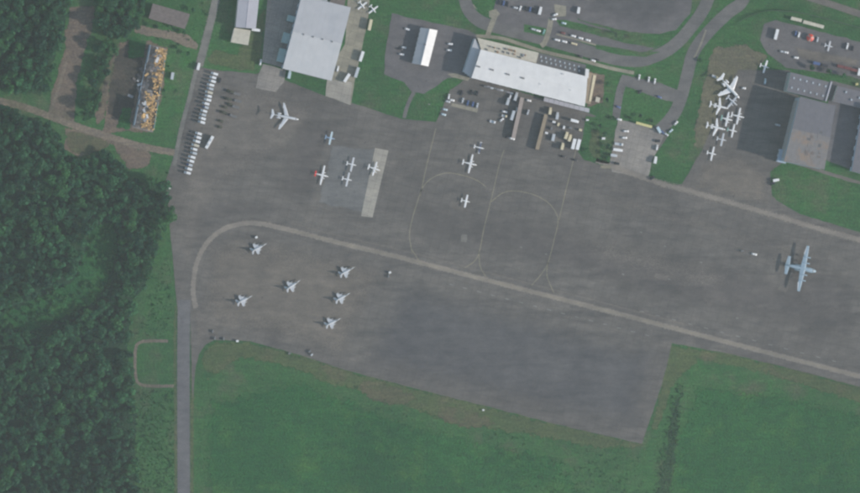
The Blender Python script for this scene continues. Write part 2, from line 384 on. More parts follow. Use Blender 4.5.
# --- worn ground, soil and tracks
sheet('dry_verge', [(196,352),(215,338),(250,338),(300,352),(345,366),(430,388),(530,414),(640,440),(655,452),(600,452),(520,436),(450,428),(390,402),(330,388),(280,368),(240,362),(205,385)], Z1, 'grass_dry', 7, 1)
sheet('dry_verge', [(668,342),(735,352),(860,384),(900,396),(900,412),(850,402),(760,374),(700,362),(676,385),(660,430),(648,432)], Z1+.006, 'grass_dry', 5, 1)
sheet('red_soil', [(362,378),(395,384),(420,398),(402,408),(375,404),(358,392)], Z1+.01, 'red_soil', 6, 1, True)
sheet('red_soil', [(440,402),(478,410),(500,424),(470,432),(438,420)], Z1+.01, 'red_soil', 7, 1, True)
sheet('tall_grass_patch', [(200,395),(300,372),(420,420),(560,450),(600,500),(560,540),(195,540)], Z1-.01, 'grass_tall', 18, 2)
sheet('tall_grass_patch', [(690,378),(800,392),(900,420),(920,540),(640,540),(664,470)], Z1-.01, 'grass_tall', 14, 2)
sheet('dry_verge', [(205,58),(215,46),(256,60),(256,74),(208,66)], Z1, 'grass_dry', 4, 1)
sheet('dry_verge', [(240,44),(262,10),(268,8),(262,60),(250,72),(236,60)], Z1+.008, 'grass_dry', 3, 1)
sheet('dirt_clearing', [(68,6),(96,4),(94,30),(84,60),(78,90),(76,128),(46,116),(50,90),(62,52)], Z1, 'dirt', 3.5, 1.2)
sheet('dirt_clearing', [(115,42),(122,44),(112,75),(106,118),(96,128),(92,110),(104,76)], Z1+.022, 'dirt', 2.5, 1)
sheet('dirt_clearing', [(64,124),(110,136),(152,150),(150,168),(126,172),(112,146),(100,152),(80,160),(62,150)], Z1+.008, 'dirt', 4, 1.2)
sheet('red_soil', [(70,130),(108,140),(105,150),(80,156),(66,146)], Z1+.012, 'red_soil', 3, 1, True)
sheet('red_soil', [(102,66),(110,66),(104,102),(94,104)], Z1+.012, 'red_soil', 2, 1, True)
sheet('dirt_clearing', [(116,40),(150,38),(170,46),(164,100),(150,134),(100,134),(106,90)], Z1+.006, 'dirt', 4, 1)
sheet('yard_shade', [(114,50),(128,40),(146,46),(142,80),(134,112),(122,122),(104,114),(108,84)], Z1+.02, 'yard_shade', 4, 1)  # dark ground sheet: shade west of the wreck put into the colour
sheet('weedy_ground', [(128,34),(150,40),(147,60),(126,60)], Z1+.03, 'grass_tall', 4, 1)
sheet('weedy_ground', [(122,104),(134,108),(132,132),(112,130)], Z1+.03, 'grass_tall', 4, 1)
sheet('dirt_clearing', [(134,22),(190,34),(200,44),(198,52),(165,40),(132,34)], Z1+.02, 'dirt_track', 2.5, .8)
sheet('brown_field', [(712,45),(745,42),(772,54),(760,70),(738,86),(706,150),(690,150),(696,110),(702,80)], Z1, 'olive_dirt', 5, 1)
sheet('dirt_clearing', [(586,70),(606,74),(604,104),(586,108)], Z1, 'dirt', 2, .8)
sheet('red_soil', [(800,204),(822,210),(820,224),(796,216)], Z1, 'red_soil', 3, 1, True)
strip('dirt_road', [(-40,92),(0,101),(30,109),(70,124),(110,137),(140,146),(176,153)], 7.5, Z1+.03, 'dirt_track', .45)
strip('dirt_track', [(48,118),(58,90),(66,62)], 3.5, Z1+.025, 'dirt_track', .5)
strip('dirt_track', [(168,341),(150,341),(141,342),(136,347),(135,362),(136,378),(140,384),(150,386),(174,386)], 3.4, Z1+.02, 'dirt_track', .5)
strip('footpath', [(456,-6),(470,4),(490,14)], 2.2, Z1+.02, 'tan_concrete', .3)
# forest floor under the trees
FOREST = [[(-45,98),(0,107),(30,116),(58,130),(63,150),(80,159),(100,152),(109,147),(118,160),(128,178),(150,181),(167,186),(171,212),(162,236),(152,258),(147,286),(134,300),(131,332),(129,346),(131,392),(138,408),(137,540),(-45,540)],
          [(-45,-40),(72,-40),(69,2),(66,30),(58,50),(49,80),(42,99),(25,94),(-45,84)],
          [(98,-40),(150,-40),(146,4),(138,20),(130,33),(116,40),(106,36),(98,28),(95,5)],
          [(98,40),(115,41),(104,78),(99,96),(99,116),(84,123),(82,112),(87,92),(92,66)]]
CLEARING = [(88,226),(114,218),(122,248),(108,288),(94,306),(60,322),(30,334),(-4,330),(0,314),(38,294),(70,280),(80,260)]
for f in FOREST: sheet('forest_floor', f, Z1+.015, 'forest_floor', 3, 1)

sheet('weedy_ground', [(678,380),(688,386),(682,430),(674,500),(652,500),(660,455),(666,415)], Z1+.012, 'dark_weeds', 9, 1)
sheet('weedy_ground', CLEARING, Z1+.03, 'grass_tall', 5, 1)
# --- the apron and everything paved
APRON = [(166,180),(176,150),(180,128),(196,66),(216,70),(256,74),(262,72),(285,80),(328,97),(352,103),(402,119),(436,122),(450,90),(470,76),(585,112),(596,116),(582,140),(578,152),(584,160),(604,166),(612,164),(618,120),(652,128),(668,136),(652,160),(648,178),(665,186),(682,184),(702,150),(738,70),(790,70),(800,100),(786,160),(770,172),(772,196),(800,214),(852,230),(900,243),(900,396),(860,387),(780,366),(735,355),(672,343),(662,384),(642,444),(560,425),(430,392),(345,370),(300,355),(250,341),(214,340),(205,345),(199,354),(195,372),(192.5,400),(190,306),(177,306),(172,250)]
sheet('apron', APRON, Z2, 'apron_asphalt', 0, .35)
z = Z2+.01
def wear(px, mat, feather=10):
    global z; z += .003; return sheet('pavement_patch', px, z, mat, feather, 1)
wear([(172,180),(190,90),(256,76),(285,86),(330,104),(320,140),(230,190),(196,260),(192,306),(178,306),(174,250)], 'pale_wear', 24)
wear([(200,240),(230,226),(290,236),(400,262),(380,300),(345,370),(300,355),(250,341),(214,339),(196,348),(194,290)], 'brown_wear', 28)
wear([(395,272),(470,290),(560,316),(668,344),(660,384),(642,440),(560,423),(430,392),(352,370),(372,320)], 'dark_asphalt', 32)
wear([(185,205),(235,190),(300,205),(270,220),(215,226),(195,250)], 'dark_lane', 20)
wear([(390,185),(470,205),(560,215),(700,250),(860,290),(860,352),(700,318),(540,272),(420,240)], 'dark_lane', 28)
wear([(600,190),(720,222),(860,262),(860,275),(720,240),(600,205)], 'pale_wear', 12)
wear([(540,225),(640,235),(720,262),(760,290),(690,300),(600,270)], 'pale_wear', 28)
wear([(770,260),(860,275),(860,330),(800,320)], 'dark_lane', 20)
wear([(296,112),(340,118),(330,150),(315,205),(270,195),(280,150)], 'dark_lane', 18)
wear([(700,160),(740,150),(772,172),(770,196),(790,212),(740,204),(690,190)], 'brown_wear', 12)
wear([(332,145),(376,148),(363,213),(318,203)], 'blue_wear', 1.5)
wear([(186,300),(230,320),(210,340),(196,346)], 'pale_wear', 8)
sheet('concrete_strip', [(375,148),(388.5,150.5),(372.5,217.5),(361,216)], Z3+.02, 'concrete', 0, 0)
sheet('pavement_patch', [(461,234),(468,234),(467,243),(460,242)], Z3, 'tan_patch', .6)
for q in ([(322,192),(330,192),(328,200),(320,198)], [(655,272),(672,275),(666,282),(652,278)], [(780,284),(790,286),(786,294),(776,290)], [(450,200),(470,204),(462,212),(448,208)]): sheet('pavement_patch', q, Z3, 'pale_wear', 1.5)
# taxi band and painted lines
strip('taxiway_band', [(196,308),(193,288),(197,262),(207,243),(222,230),(242,223.5),(262,224),(290,230),(340,243),(400,257.5),(500,283.5),(600,309),(700,335),(800,361),(900,386.5)], 6.6, Z3+.03, 'taxi_concrete', .7)
strip('taxiway_centre_line', [(290,230),(340,243),(400,257.5),(500,283.5),(600,309),(700,335),(800,361),(900,386.5)], .8, Z3+.035, 'yellow_paint', .4)
strip('apron_edge_band', [(596,160),(650,180),(700,194),(770,214),(830,232),(900,250)], 9, Z3+.03, 'taxi_concrete', .95)
strip('taxiway_edge', [(290,223),(340,236),(400,250),(500,276),(600,302),(700,328)], 2.5, Z3+.02, 'pale_wear', .7)
LINES = [[(412,252),(409.5,236),(411.5,222),(417,203),(423,187),(433,177.5),(447,173),(464,175.6),(478,181),(486,187)],
         [(504,150),(498.7,167),(493,192),(488.5,210),(484,228),(477.4,257),(464.5,268)],
         [(479,252),(480,266),(486,277)], [(412,250),(420,262)],
         [(491,202),(502.6,193),(515,191),(533,194.5),(548,202.6),(556,213),(558,222),(555,236),(546.5,266),(531,286)],
         [(548,262),(547,276),(554,293)], [(576,150),(566,190),(559,220)], [(436,128),(428,160),(420,196)]]
for L in LINES: strip('painted_taxi_line', L, .95, Z3+.04, 'yellow_paint', .4)
for i in range(15):      # faint dashes on both sides of the band
    x = 449+i*14; y = 284+(x-449)*.259
    strip('painted_dash', [(x,y),(x+4,y+1)], .9, Z3+.04, 'white_paint', .4, False)
for i in range(13):
    x = 640+i*16; y = 311+(x-640)*.259
    strip('painted_dash', [(x,y),(x+4,y+1)], .9, Z3+.04, 'white_paint', .4, False)
for x, y in ((428,104),(440,108),(664,246),(640,232),(700,262),(520,247),(622,274),(668,279),(545,254),(736,318)): strip('painted_dash', [(x,y),(x+2.2,y+.6)], 1.1, Z3+.04, 'white_paint', .4, False)
# hangar aprons
sheet('concrete_apron', [(258,76),(263,64),(286,70),(284,82),(276,92),(256,88)], Z3, 'ramp_concrete', 0, .3)
sheet('hangar_yard', [(262,62),(270,-30),(304,-30),(298,10),(284,68)], Z3-.01, 'ramp_concrete')
sheet('concrete_apron', [(328,82),(334,62),(345,44),(349,-30),(372,-30),(368,20),(356,74),(351,105),(326,96)], Z3+.006, 'tan_concrete', 0, .3)
sheet('concrete_apron', [(327,80),(352,82),(350,105),(325.5,96)], Z3+.02, 'concrete', 0, .2)
sheet('car_park', [(392,13),(410,18),(440,24),(468,30),(480,36),(470,78),(448,78),(424,94),(412,92),(404,82),(384,74),(386,48)], Z2+.02, 'lot_asphalt', 0, .5)
strip('footpath', [(414,92),(408,104),(404,118)], 4, Z2+.025, 'road_asphalt', .4)
sheet('terminal_ramp', [(618,119),(652,127),(664,136),(652,160),(648,178),(612,172),(610,160)], Z3+.01, 'ramp_concrete', 0, .5)
sheet('grass_island', [(586,116),(600,117),(612,122),(611,150),(609,164),(594,161),(583,154),(581,146)], Z3+.03, 'grass', 0, .5)
sheet('dry_verge', [(590,128),(600,128),(602,158),(594,160),(588,150)], Z3+.05, 'grass_dry', 2.5, .8)
sheet('kerb_strip', [(600,165),(612,164),(611,169),(600,169)], Z3+.05, 'yellow_paint', 1)
sheet('kerb_strip', [(452,103),(478,109),(477,112.5),(451,106)], Z3+.05, 'tan_concrete', 0)
sheet('kerb_strip', [(447,74),(456,73),(470,78),(468,81),(452,77)], Z3+.05, 'tan_concrete', 0)
# roads and car parks on the land side
strip('road', [(752,-30),(743,0),(729,12),(714,26),(700,42),(692,56),(687,76),(681,98),(674,114),(662,128),(654,134)], 11.5, Z2+.01, 'road_asphalt', .12)
strip('road', [(716,-30),(709,-4),(702,12),(692,26),(680,40),(666,51),(644,60),(622,60),(600,55),(577,48),(540,38),(500,28),(478,20),(466,4),(462,-30)], 11.5, Z2+.014, 'road_asphalt', .12)
strip('footpath', [(476,36),(500,38),(520,44),(545,52),(580,60),(610,68),(634,73)], 3, Z2+.04, 'tan_concrete', .2)
strip('footpath', [(694,58),(700,46),(706,30)], 1.6, Z2+.05, 'tan_concrete', .3)
sheet('car_park', [(496,0),(500,-10),(575,-10),(578,20),(640,40),(660,46),(640,54),(610,48),(560,38),(500,24),(492,16)], Z2+.03, 'lot_asphalt', 0, .5)
sheet('grass_strip', [(556,20),(566,20),(640,38),(662,44),(655,48),(630,44),(560,26)], Z2+.06, 'grass', 0, .4)
sheet('grass_strip', [(594,44),(640,52),(660,52),(646,57),(620,55),(596,49)], Z2+.06, 'grass', 0, .4)
sheet('grass_strip', [(524,24),(548,29),(544,36),(524,32)], Z2+.06, 'grass', 0, .4)
sheet('grass_strip', [(470,-10),(478,-4),(494,10),(494,18),(480,12),(472,2)], Z2+.06, 'grass', 0, .4)
sheet('car_park', [(582,-20),(694,-20),(690,14),(676,30),(660,34),(630,32),(580,20),(572,12)], Z2+.035, 'lot_asphalt', 0, .5)
sheet('pavement_patch', [(592,-14),(684,-14),(682,14),(660,28),(620,24),(588,12)], Z2+.06, 'dark_asphalt', 14)
for a in ([(495,16),(491,26),(487,38)], [(551,18),(549,30),(545,42),(541,46)]): strip('crossing', a, 4.5, Z2+.07, 'tan_concrete', .2)
sheet('crossing', [(489,11),(496,9),(500,14),(495,19),(489,17)], Z2+.075, 'tan_concrete', 0, .3)
sheet('crossing', [(554,4),(566,6),(566,16),(556,17)], Z2+.075, 'tan_concrete', 0, .3)
strip('kerb_line', [(556,34),(575,39),(596,45)], 1.6, Z2+.08, 'tan_concrete', .2)
strip('service_road', [(626,76),(621,88),(618,102),(616,118)], 7.5, Z2+.02, 'road_asphalt', .15)
sheet('car_park', [(624,74),(660,82),(684,92),(680,104),(660,100),(634,90),(622,86)], Z2+.025, 'road_asphalt', 1.5)
sheet('car_park', [(764,24),(776,20),(900,52),(900,90),(850,76),(786,68),(768,54),(760,40)], Z2+.02, 'lot_asphalt', 0, .6)
sheet('pavement_patch', [(790,44),(860,58),(860,68),(800,60)], Z2+.05, 'brown_wear', 4)
strip('road', [(770,-22),(800,-6),(830,4),(860,14),(910,30)], 6.5, Z2+.01, 'pale_wear', .2)
sheet('service_yard', [(830,80),(900,98),(900,190),(856,172),(826,160),(828,110)], Z2+.03, 'lot_asphalt', 0, .5)
strip('footpath', [(786,160),(806,166),(830,174),(860,183),(900,194)], 3.5, Z3, 'pale_wear', .3)
sheet('grass_lawn', [(774,168),(790,166),(830,176),(900,196),(900,240),(852,230),(800,214),(776,200),(771,184)], Z2+.06, 'grass', 0, .6)
# access road at the lower left
strip('access_road', [(184,300),(183.5,360),(183.5,430),(184,540)], 12.0, Z2+.05, 'road_blue', .18)
strip('road_shoulder', [(192,306),(193,345),(192,420),(192,540)], 5, Z1+.03, 'grass_dry', .9)
strip('road_shoulder', [(176,306),(175,345),(175.5,420),(176,540)], 4, Z1+.03, 'grass_dry', .9)
strip('road', [(222,-30),(214,8),(206,40),(199,66)], 9, Z2+.02, 'pale_road', .5)
strip('apron_edge_band', [(197,66),(190,96),(181,130),(174,166)], 5.5, Z3, 'pale_road', .7)

# ------------------------------------------------------------------ buildings
class B:
    """a building on a four-cornered plan; corners are pixels of the eaves A, B, C, D at height h; u runs A->B, v runs A->D"""
    def __init__(s, name, label, quad, h, cat='building', group=None):
        s.h = h; q = [Vector((*P2(x, y, h), 0)) for x, y in quad]; c = sum(q, Vector())/4
        s.q = [p-c for p in q]; s.root = thing(name, label, cat, (c.x, c.y, Z2), 0, group)
        s.lu = (q[1]-q[0]).length; s.lv = (q[3]-q[0]).length
    def pt(s, u, v, z=0):
        a, b, c, d = s.q
        p = a*(1-u)*(1-v)+b*u*(1-v)+c*u*v+d*(1-u)*v; return Vector((p.x, p.y, z))
    def slab(s, g, u0, u1, v0, v1, z0, z1, zb=None):
        """z1 may be (at v0, at v1) for a slope; z0 likewise"""
        za = z0 if isinstance(z0, tuple) else (z0, z0); zc = z1 if isinstance(z1, tuple) else (z1, z1)
        v = [s.pt(u0,v0,za[0]),s.pt(u1,v0,za[0]),s.pt(u1,v1,za[1]),s.pt(u0,v1,za[1]),s.pt(u0,v0,zc[0]),s.pt(u1,v0,zc[0]),s.pt(u1,v1,zc[1]),s.pt(u0,v1,zc[1])]
        return g.add(v, [(3,2,1,0),(4,5,6,7),(0,1,5,4),(1,2,6,5),(2,3,7,6),(3,0,4,7)])
    def part(s, name, g, mat, parent=None, **kw):
        return link(name, g.mesh(name, mat), parent or s.root, **kw)
    def box(s, name, mat, u0, u1, v0, v1, z0, z1, parent=None):
        return s.part(name, s.slab(G(), u0, u1, v0, v1, z0, z1), mat, parent)
    def walls(s, mat, ridge=None, name='wall'):
        g = G(); h = s.h; e = .004
        if ridge is None: s.slab(g, e, 1-e, e, 1-e, -.3, h-.05)
        else:
            v = [s.pt(u, w, z) for u in (e, 1-e) for w, z in ((e,-.3),(1-e,-.3),(1-e,h-.1),(.5,ridge-.1),(e,h-.1))]
            g.add(v, [(4,3,2,1,0),(5,6,7,8,9),(0,1,6,5),(1,2,7,6),(2,3,8,7),(3,4,9,8),(4,0,5,9)])
        return s.part(name, g, mat)
    def gable(s, mats, n, ridge, over=.5, split=1, gap=.025):
        """sheet-metal panels from eave to ridge, both sides; mats = (side v=0, side v=1)"""
        ou, ov = over/s.lu, over/s.lv; ends = np.linspace(-ou, 1+ou, n+1)
        for side in (0, 1):
            vs_ = np.linspace(-ov, .5, split+1) if side == 0 else np.linspace(1+ov, .5, split+1)
            zs = np.linspace(s.h, ridge, split+1)
            for i in range(n):
                for k in range(split):
                    j = random.uniform(0, .015)
                    g = s.slab(G(), ends[i]+gap/s.lu, ends[i+1]-gap/s.lu, vs_[k], vs_[k+1], (zs[k]+j, zs[k+1]+j), (zs[k]+.12+j, zs[k+1]+.12+j))
                    s.part('roof_panel', g, mats[side])
        g = s.slab(G(), -ou, 1+ou, .5-.25/s.lv, .5+.25/s.lv, ridge+.10, ridge+.26); s.part('ridge_cap', g, mats[1])
    def flat(s, mat, n=1, m=1, over=.2, z=None, gap=.025):
        z = s.h if z is None else z; ou, ov = over/s.lu, over/s.lv; U = np.linspace(-ou, 1+ou, n+1); V = np.linspace(-ov, 1+ov, m+1)
        for i in range(n):
            for k in range(m):
                j = random.uniform(0, .015)
                s.part('roof_panel', s.slab(G(), U[i]+gap/s.lu, U[i+1]-gap/s.lu, V[k]+gap/s.lv, V[k+1]-gap/s.lv, z-.03, z+.15+j), mat)
    def openings(s, side, n, z0, z1, frac=.6, mat='glass', name='window', depth=.06, lo=.03, hi=.97):
        e = np.linspace(lo, hi, n+1); w = (e[1]-e[0])*(1-frac)/2
        for i in range(n):
            a, b = e[i]+w, e[i+1]-w
            if side in 'NS':
                t = depth/s.lv; r = (-t, .01) if side == 'N' else (.99, 1+t); s.box(name, mat, a, b, *r, z0, z1)
            else:
                t = depth/s.lu; r = (-t, .01) if side == 'W' else (.99, 1+t); s.box(name, mat, *r, a, b, z0, z1)

# large grey hangar, upper left
b = B('aircraft_hangar', 'large hangar with pale grey sheet metal roof at top of photo', [(302.2,-4),(350,8),(331,80),(283.5,68)], 13)
b.walls('wall_blue', 15.2); b.gable(('grey_roof', 'grey_roof_sunlit'), 9, 15.2, .6, 3)
b.openings('S', 6, .0, 9, .94, 'door_grey', 'hangar_door', .12, .06, .94); b.openings('W', 10, 3, 5, .5); b.openings('E', 10, 3, 5, .5)
for v0, v1 in ((.28,.36),(.52,.66),(.74,.92)): b.box('side_annex', 'wall_green', -6/b.lu, .003, v0, v1, 0, 4.2)
for u in (.2,.4,.6,.8): b.box('roof_vent', 'vent_dark', u, u+.025, .49, .51, 15.3, 15.9)
b = B('hangar_extension', 'low grey roofed extension north of the large grey hangar', [(303,-30),(331,-23),(327,1),(303,-5)], 9)
b.walls('wall_blue'); b.flat('grey_roof', 4, 3); b.openings('E', 3, 1, 3)
b = B('storage_shed', 'brown roofed store beside the north edge of the large grey hangar', [(332,-6),(346,-2.5),(344,6),(330,2.6)], 4)
b.walls('wall_white'); b.flat('brown_roof', 4, 2); b.openings('S', 3, 1, 2.6)
# lilac-grey building with a cream forecourt slab
b = B('workshop_building', 'narrow lilac grey roofed building left of the large hangar', [(241,-26),(236,27),(255.5,28.5),(261,-23)], 8)
b.walls('wall_white', 8.9); b.gable(('lilac_roof', 'lilac_roof'), 8, 8.9, .3, 1); b.openings('S', 6, 1, 3); b.openings('E', 2, 0, 4, .8, 'door_grey', 'door')
b = B('cream_shed', 'cream flat roofed square annex below the lilac grey building', [(234.5,28),(250.5,30.5),(248,45),(231,42)], 5)
b.walls('wall_white'); b.flat('cream_roof', 3, 3); b.openings('E', 2, 0, 3, .6, 'door_grey', 'door')
# gabled shed, sun and shade on its slopes painted in white and grey
b = B('gabled_warehouse', 'gable roofed warehouse with one bright slope beside the white terminal', [(421,28),(412.6,63),(428,66),(437,30.7)], 5.2)
b.walls('wall_white', 8.0); b.gable(('grey_roof', 'white_roof'), 9, 8.0, .4, 1); b.openings('W', 2, 0, 3.6, .8, 'door_grey', 'door'); b.openings('N', 7, 1.5, 3, .5)
b.box('roof_vent', 'vent_dark', .42, .46, .38, .5, 7.7, 8.5)
# terminal
b = B('terminal_building', 'long white roofed terminal in the upper middle of the photo', [(481,50),(587,77),(584.4,106),(472,77.5)], 12)
b.walls('wall_white', 12.9); b.gable(('white_roof', 'white_roof'), 14, 12.9, .4, 2)
b.openings('S', 16, .3, 5.5, .7); b.openings('E', 4, 4, 7, .5)
for x, y in ((478.2,66.5),(491.7,69.7),(507.6,74.3),(522.5,78)):
    c = P(x, y, 12.9)-b.root.location; g = G(); m = Matrix.Translation((c.x, c.y, 0)) @ Matrix.Rotation(-AX, 4, 'Z')
    g.box(-2, 2, -.75, .75, 12.5, 13.5, m, .25); b.part('roof_ventilator', g, 'vent_dark')
for x, y in ((563,74),(570,90),(540,84)):
    c = P(x, y, 12.9)-b.root.location; g = G(); m = Matrix.Translation((c.x, c.y, 0)) @ Matrix.Rotation(-AX, 4, 'Z')
    g.box(-.9, .9, -.5, .5, 12.5, 13.2, m, .1); b.part('roof_hatch', g, 'wall_white')
b.box('end_block', 'white_roof', .985, 1.018, -.28, .02, 0, 10.5)
for i in range(9): b.box('canopy_panel', 'lilac_roof', .66+i*.045, .703+i*.045, 1.02, 1.16, 4.0, 4.25)
for i in range(6): b.box('canopy_post', 'steel', .68+i*.07, .683+i*.07, 1.13, 1.145, 0, 4.0)
b = B('terminal_end_wing', 'blue grey shaded lean-to at the west end of the white terminal', [(475,38.5),(481,50.5),(471.5,77),(464,71.5)], 8.5)
b.walls('wall_blue'); b.flat('grey_roof', 2, 4); b.openings('S', 3, 1, 3)
b = B('terminal_annex', 'cream roofed plant annex on the north side of the terminal', [(477.5,38),(538.5,52.8),(536,63),(481.2,49.7)], 9.5)
b.walls('cream_roof'); b.flat('cream_roof', 10, 2); b.openings('N', 12, 2, 5, .5)
for i in range(17):
    u, v = random.uniform(.06,.9), random.choice((.3,.45,.62,.78)); w = random.uniform(.015,.04)
    b.box('rooftop_unit', random.choice(('vent_dark','steel','rust','dark_roof')), u, u+w, v, v+random.uniform(.1,.2), 9.6, 9.6+random.uniform(.7,1.5))
b = B('terminal_hall', 'dark flat roofed hall with pale domes on the terminal north side', [(538.8,53),(586,65),(583.5,76),(536.5,63.4)], 7)
b.walls('dark_roof'); b.flat('dark_roof', 8, 2)
for i in range(9):
    for k in (0, 1):
        u, v = .06+i*.1+.03*k, .3+.35*k
        if random.random() < .85: b.part('skylight_dome', G().add([b.pt(u+du,v+dv,zz) for zz, s_ in ((7.12,1),(7.6,.5)) for du, dv in ((-.016*s_,-.09*s_),(.016*s_,-.09*s_),(.016*s_,.09*s_),(-.016*s_,.09*s_))], [(0,1,2,3),(4,5,6,7),(0,1,5,4),(1,2,6,5),(2,3,7,6),(3,0,4,7)]), 'skylight')
b = B('cargo_shed', 'tan roofed cargo shed at the east end of the white terminal', [(588.5,72.5),(596.5,74.5),(590.5,104),(584.8,102.5)], 5)
b.walls('wall_white'); b.flat('tan_roof', 2, 7); b.openings('E', 5, 0, 3, .7, 'door_grey', 'door')
b.box('loading_canopy', 'cream_paint', .62, .96, .04, .92, 5.35, 5.65)
b = B('kiosk', 'small cream kiosk just east of the terminal cargo shed', [(596.5,97),(600,98),(599,102.5),(595.5,101.5)], 3)
b.walls('cream_roof'); b.flat('cream_roof', 2, 2); b.openings('S', 2, .8, 2.2)
# narrow covered walkways on the ramp: roof on posts
for quad, lab, mat in (([(520.6,97),(524,98),(515,138.5),(511.6,137.7)], 'pinkish narrow walkway roof below the terminal, longer one on the left', 'pink_roof'),
                       ([(544.6,114),(547.6,115),(538.6,150),(535.4,149)], 'narrow olive tan walkway roof below the terminal, right of the pinkish one', 'tan_roof')):
    b = B('covered_walkway', lab, quad, 3.8, 'walkway'); n = 9
    for i in range(n):
        b.box('roof_panel', mat, -.05, 1.05, i/n+.001, (i+1)/n-.001, 3.8, 3.98)
        b.box('side_panel', 'dark_roof', .05, .12, i/n+.002, (i+1)/n-.002, 0, 3.8)
        for u in (.88,): b.box('post', 'steel', u, u+.05, (i+.5)/n-.003, (i+.5)/n+.003, 0, 3.8)
# eastern complex
b = B('maintenance_building', 'dull flat roofed building with two rows of skylights at right', [(791,72.4),(831,82.7),(825.6,101),(787,91)], 13)
b.walls('wall_green'); b.flat('dull_roof', 6, 2)
for i in range(6):
    for k in (0, 1):
        u, v = .08+i*.16, .2+k*.52
        b.box('skylight', 'skylight', u, u+.035, v, v+.10, 13.05, 13.6)
b.box('parapet', 'lilac_roof', .985, 1.02, -.05, 1.02, 12, 13.9); b.openings('W', 4, 0, 8, .8, 'door_grey', 'hangar_door', .15)
b = B('aircraft_hangar', 'tall dull grey hangar with rust stained roof at right', [(800.5,97),(835,106),(824,169),(784.5,161)], 19)
b.walls('wall_blue', 19.8); b.gable(('dull_roof', 'stained_roof'), 6, 19.8, .4, 2)
b.openings('W', 7, 0, 13, .94, 'door_grey', 'hangar_door', .2, .05, .95)
for k in range(24):
    u, v = random.uniform(.4,.88), random.triangular(.3,.93,.85); zz = 18.86+.8*(1-abs(v-.5)*2)
    b.box('roof_patch', random.choice(('stained_roof','brown_roof','dark_roof','dull_roof','scrap','stained_roof')), u, u+random.uniform(.04,.12), v, v+random.uniform(.02,.06), zz, zz+.34+k*.004)
b = B('site_cabin', 'pale blue roofed lean-to at the corner of the tall hangar', [(780,149),(788.5,151),(785.5,163.5),(777,161.5)], 5)
b.walls('wall_blue'); b.flat('wall_blue', 2, 3); b.openings('W', 2, .8, 2.4)
b = B('hangar_annex', 'pale walled low building cut off by the right edge', [(864,104),(905,114),(893,182),(852,171)], 9)
b.walls('wall_blue'); b.flat('dull_roof', 4, 5); b.openings('W', 6, 1, 4, .6)
b = B('office_block', 'dark flat roofed block between skylit building and right edge', [(838,86),(866,93),(862,108),(833,101)], 5)
b.walls('wall_white'); b.flat('dull_roof', 4, 2)
for u, v in ((.3,.2),(.55,.6),(.8,.35)): b.box('rooftop_unit', 'skylight', u, u+.05, v, v+.12, 5.1, 6.2)
b = B('storage_shed', 'long low white shed at the top of the eastern car park', [(804,20.3),(824,25.6),(823.2,28.4),(803.2,23.2)], 3)
b.walls('wall_white'); b.flat('cream_roof', 5, 1); b.openings('S', 5, .6, 2)
b = B('storage_shed', 'short low white shed left of the long one, eastern car park', [(791.8,16.8),(802,19.2),(801.2,22),(791,19.6)], 3)
b.walls('wall_white'); b.flat('cream_roof', 3, 1); b.openings('S', 3, .6, 2)
b = B('ramp_awning', 'long yellowish awning at the top of the pale eastern ramp', [(636.5,121.5),(652.5,125.8),(651.6,128.2),(635.8,123.9)], 3, 'awning')
for i in range(6):
    b.box('awning_panel', 'yellow_body', i/6+.003, (i+1)/6-.003, 0, 1, 2.9, 3.05)
    b.box('post', 'steel', i/6+.07, i/6+.08, .8, .86, 0, 2.9); b.box('post', 'steel', i/6+.07, i/6+.08, .1, .16, 0, 2.9)
# old shed by the trees
b = B('old_shed', 'weathered brown grey shed roof among grass at upper left', [(153,4),(189.5,14.5),(184.5,28.5),(149,18)], 4.5)
b.walls('brown_roof', 6); b.gable(('brown_roof', 'brown_roof'), 8, 6, .4, 1); b.openings('S', 4, 0, 3, .5, 'dark_hole', 'door')
# wrecked hangar with its orange insulation torn open
b = B('wrecked_hangar', 'wrecked hangar shell strewn with torn orange insulation', [(150.5,45),(167,49),(154,131.5),(134,126.5)], 8)
b.box('floor_slab', 'scrap', -.02, 1.02, -.01, 1.01, -.3, .12)
for v0, v1, hh in ((0,.22,9.5),(.225,.34,3.2),(.35,.50,2.4),(.51,.66,3.0),(.665,.98,9.5)): b.box('wall_panel', 'wall_blue', -.012, .012, v0, v1, 0, hh)
for v0, v1, hh in ((.02,.3,5.6),(.33,.62,5.2),(.64,.98,5.8)): b.box('wall_panel', 'wall_green', .99, 1.012, v0, v1, 0, hh)
for i in range(11):
    v = .03+i*.094; lean = random.uniform(-.01,.01); g = G()
    A_, T_, C_ = b.pt(.015,v,0), b.pt(.5,v+lean,9.3), b.pt(.985,v,0)
    for p, q in ((A_, b.pt(.02,v,7.6)), (b.pt(.02,v,7.6), T_), (T_, b.pt(.98,v,5.4)), (b.pt(.98,v,5.4), C_)): g.tube(p, q, .16, n=5)
    b.part('roof_frame', g, 'rust')
for k in range(64):     # bigger torn roof sheets
    v = random.uniform(.0,.94); u = random.uniform(.02,.6)
    if k >= 40: v = random.uniform(.22,.66); u = random.uniform(-.5,.3); zz = random.choice((.3,.8,2,5.6)) if k < 40 else random.choice((.3,.6,1.2))
    g = G(); m = Matrix.Translation(b.pt(u,v,zz)) @ Euler((random.uniform(-.35,.35),random.uniform(-.35,.35),random.uniform(0,3))).to_matrix().to_4x4()
    s_ = random.uniform(1.2,2.6); g.box(-s_,s_,-s_*.5,s_*.5,0,.08,m); b.part('roof_sheet', g, random.choice(('scrap','scrap','steel','dark_roof','brown_roof','insulation','wall_white')))
g = G()
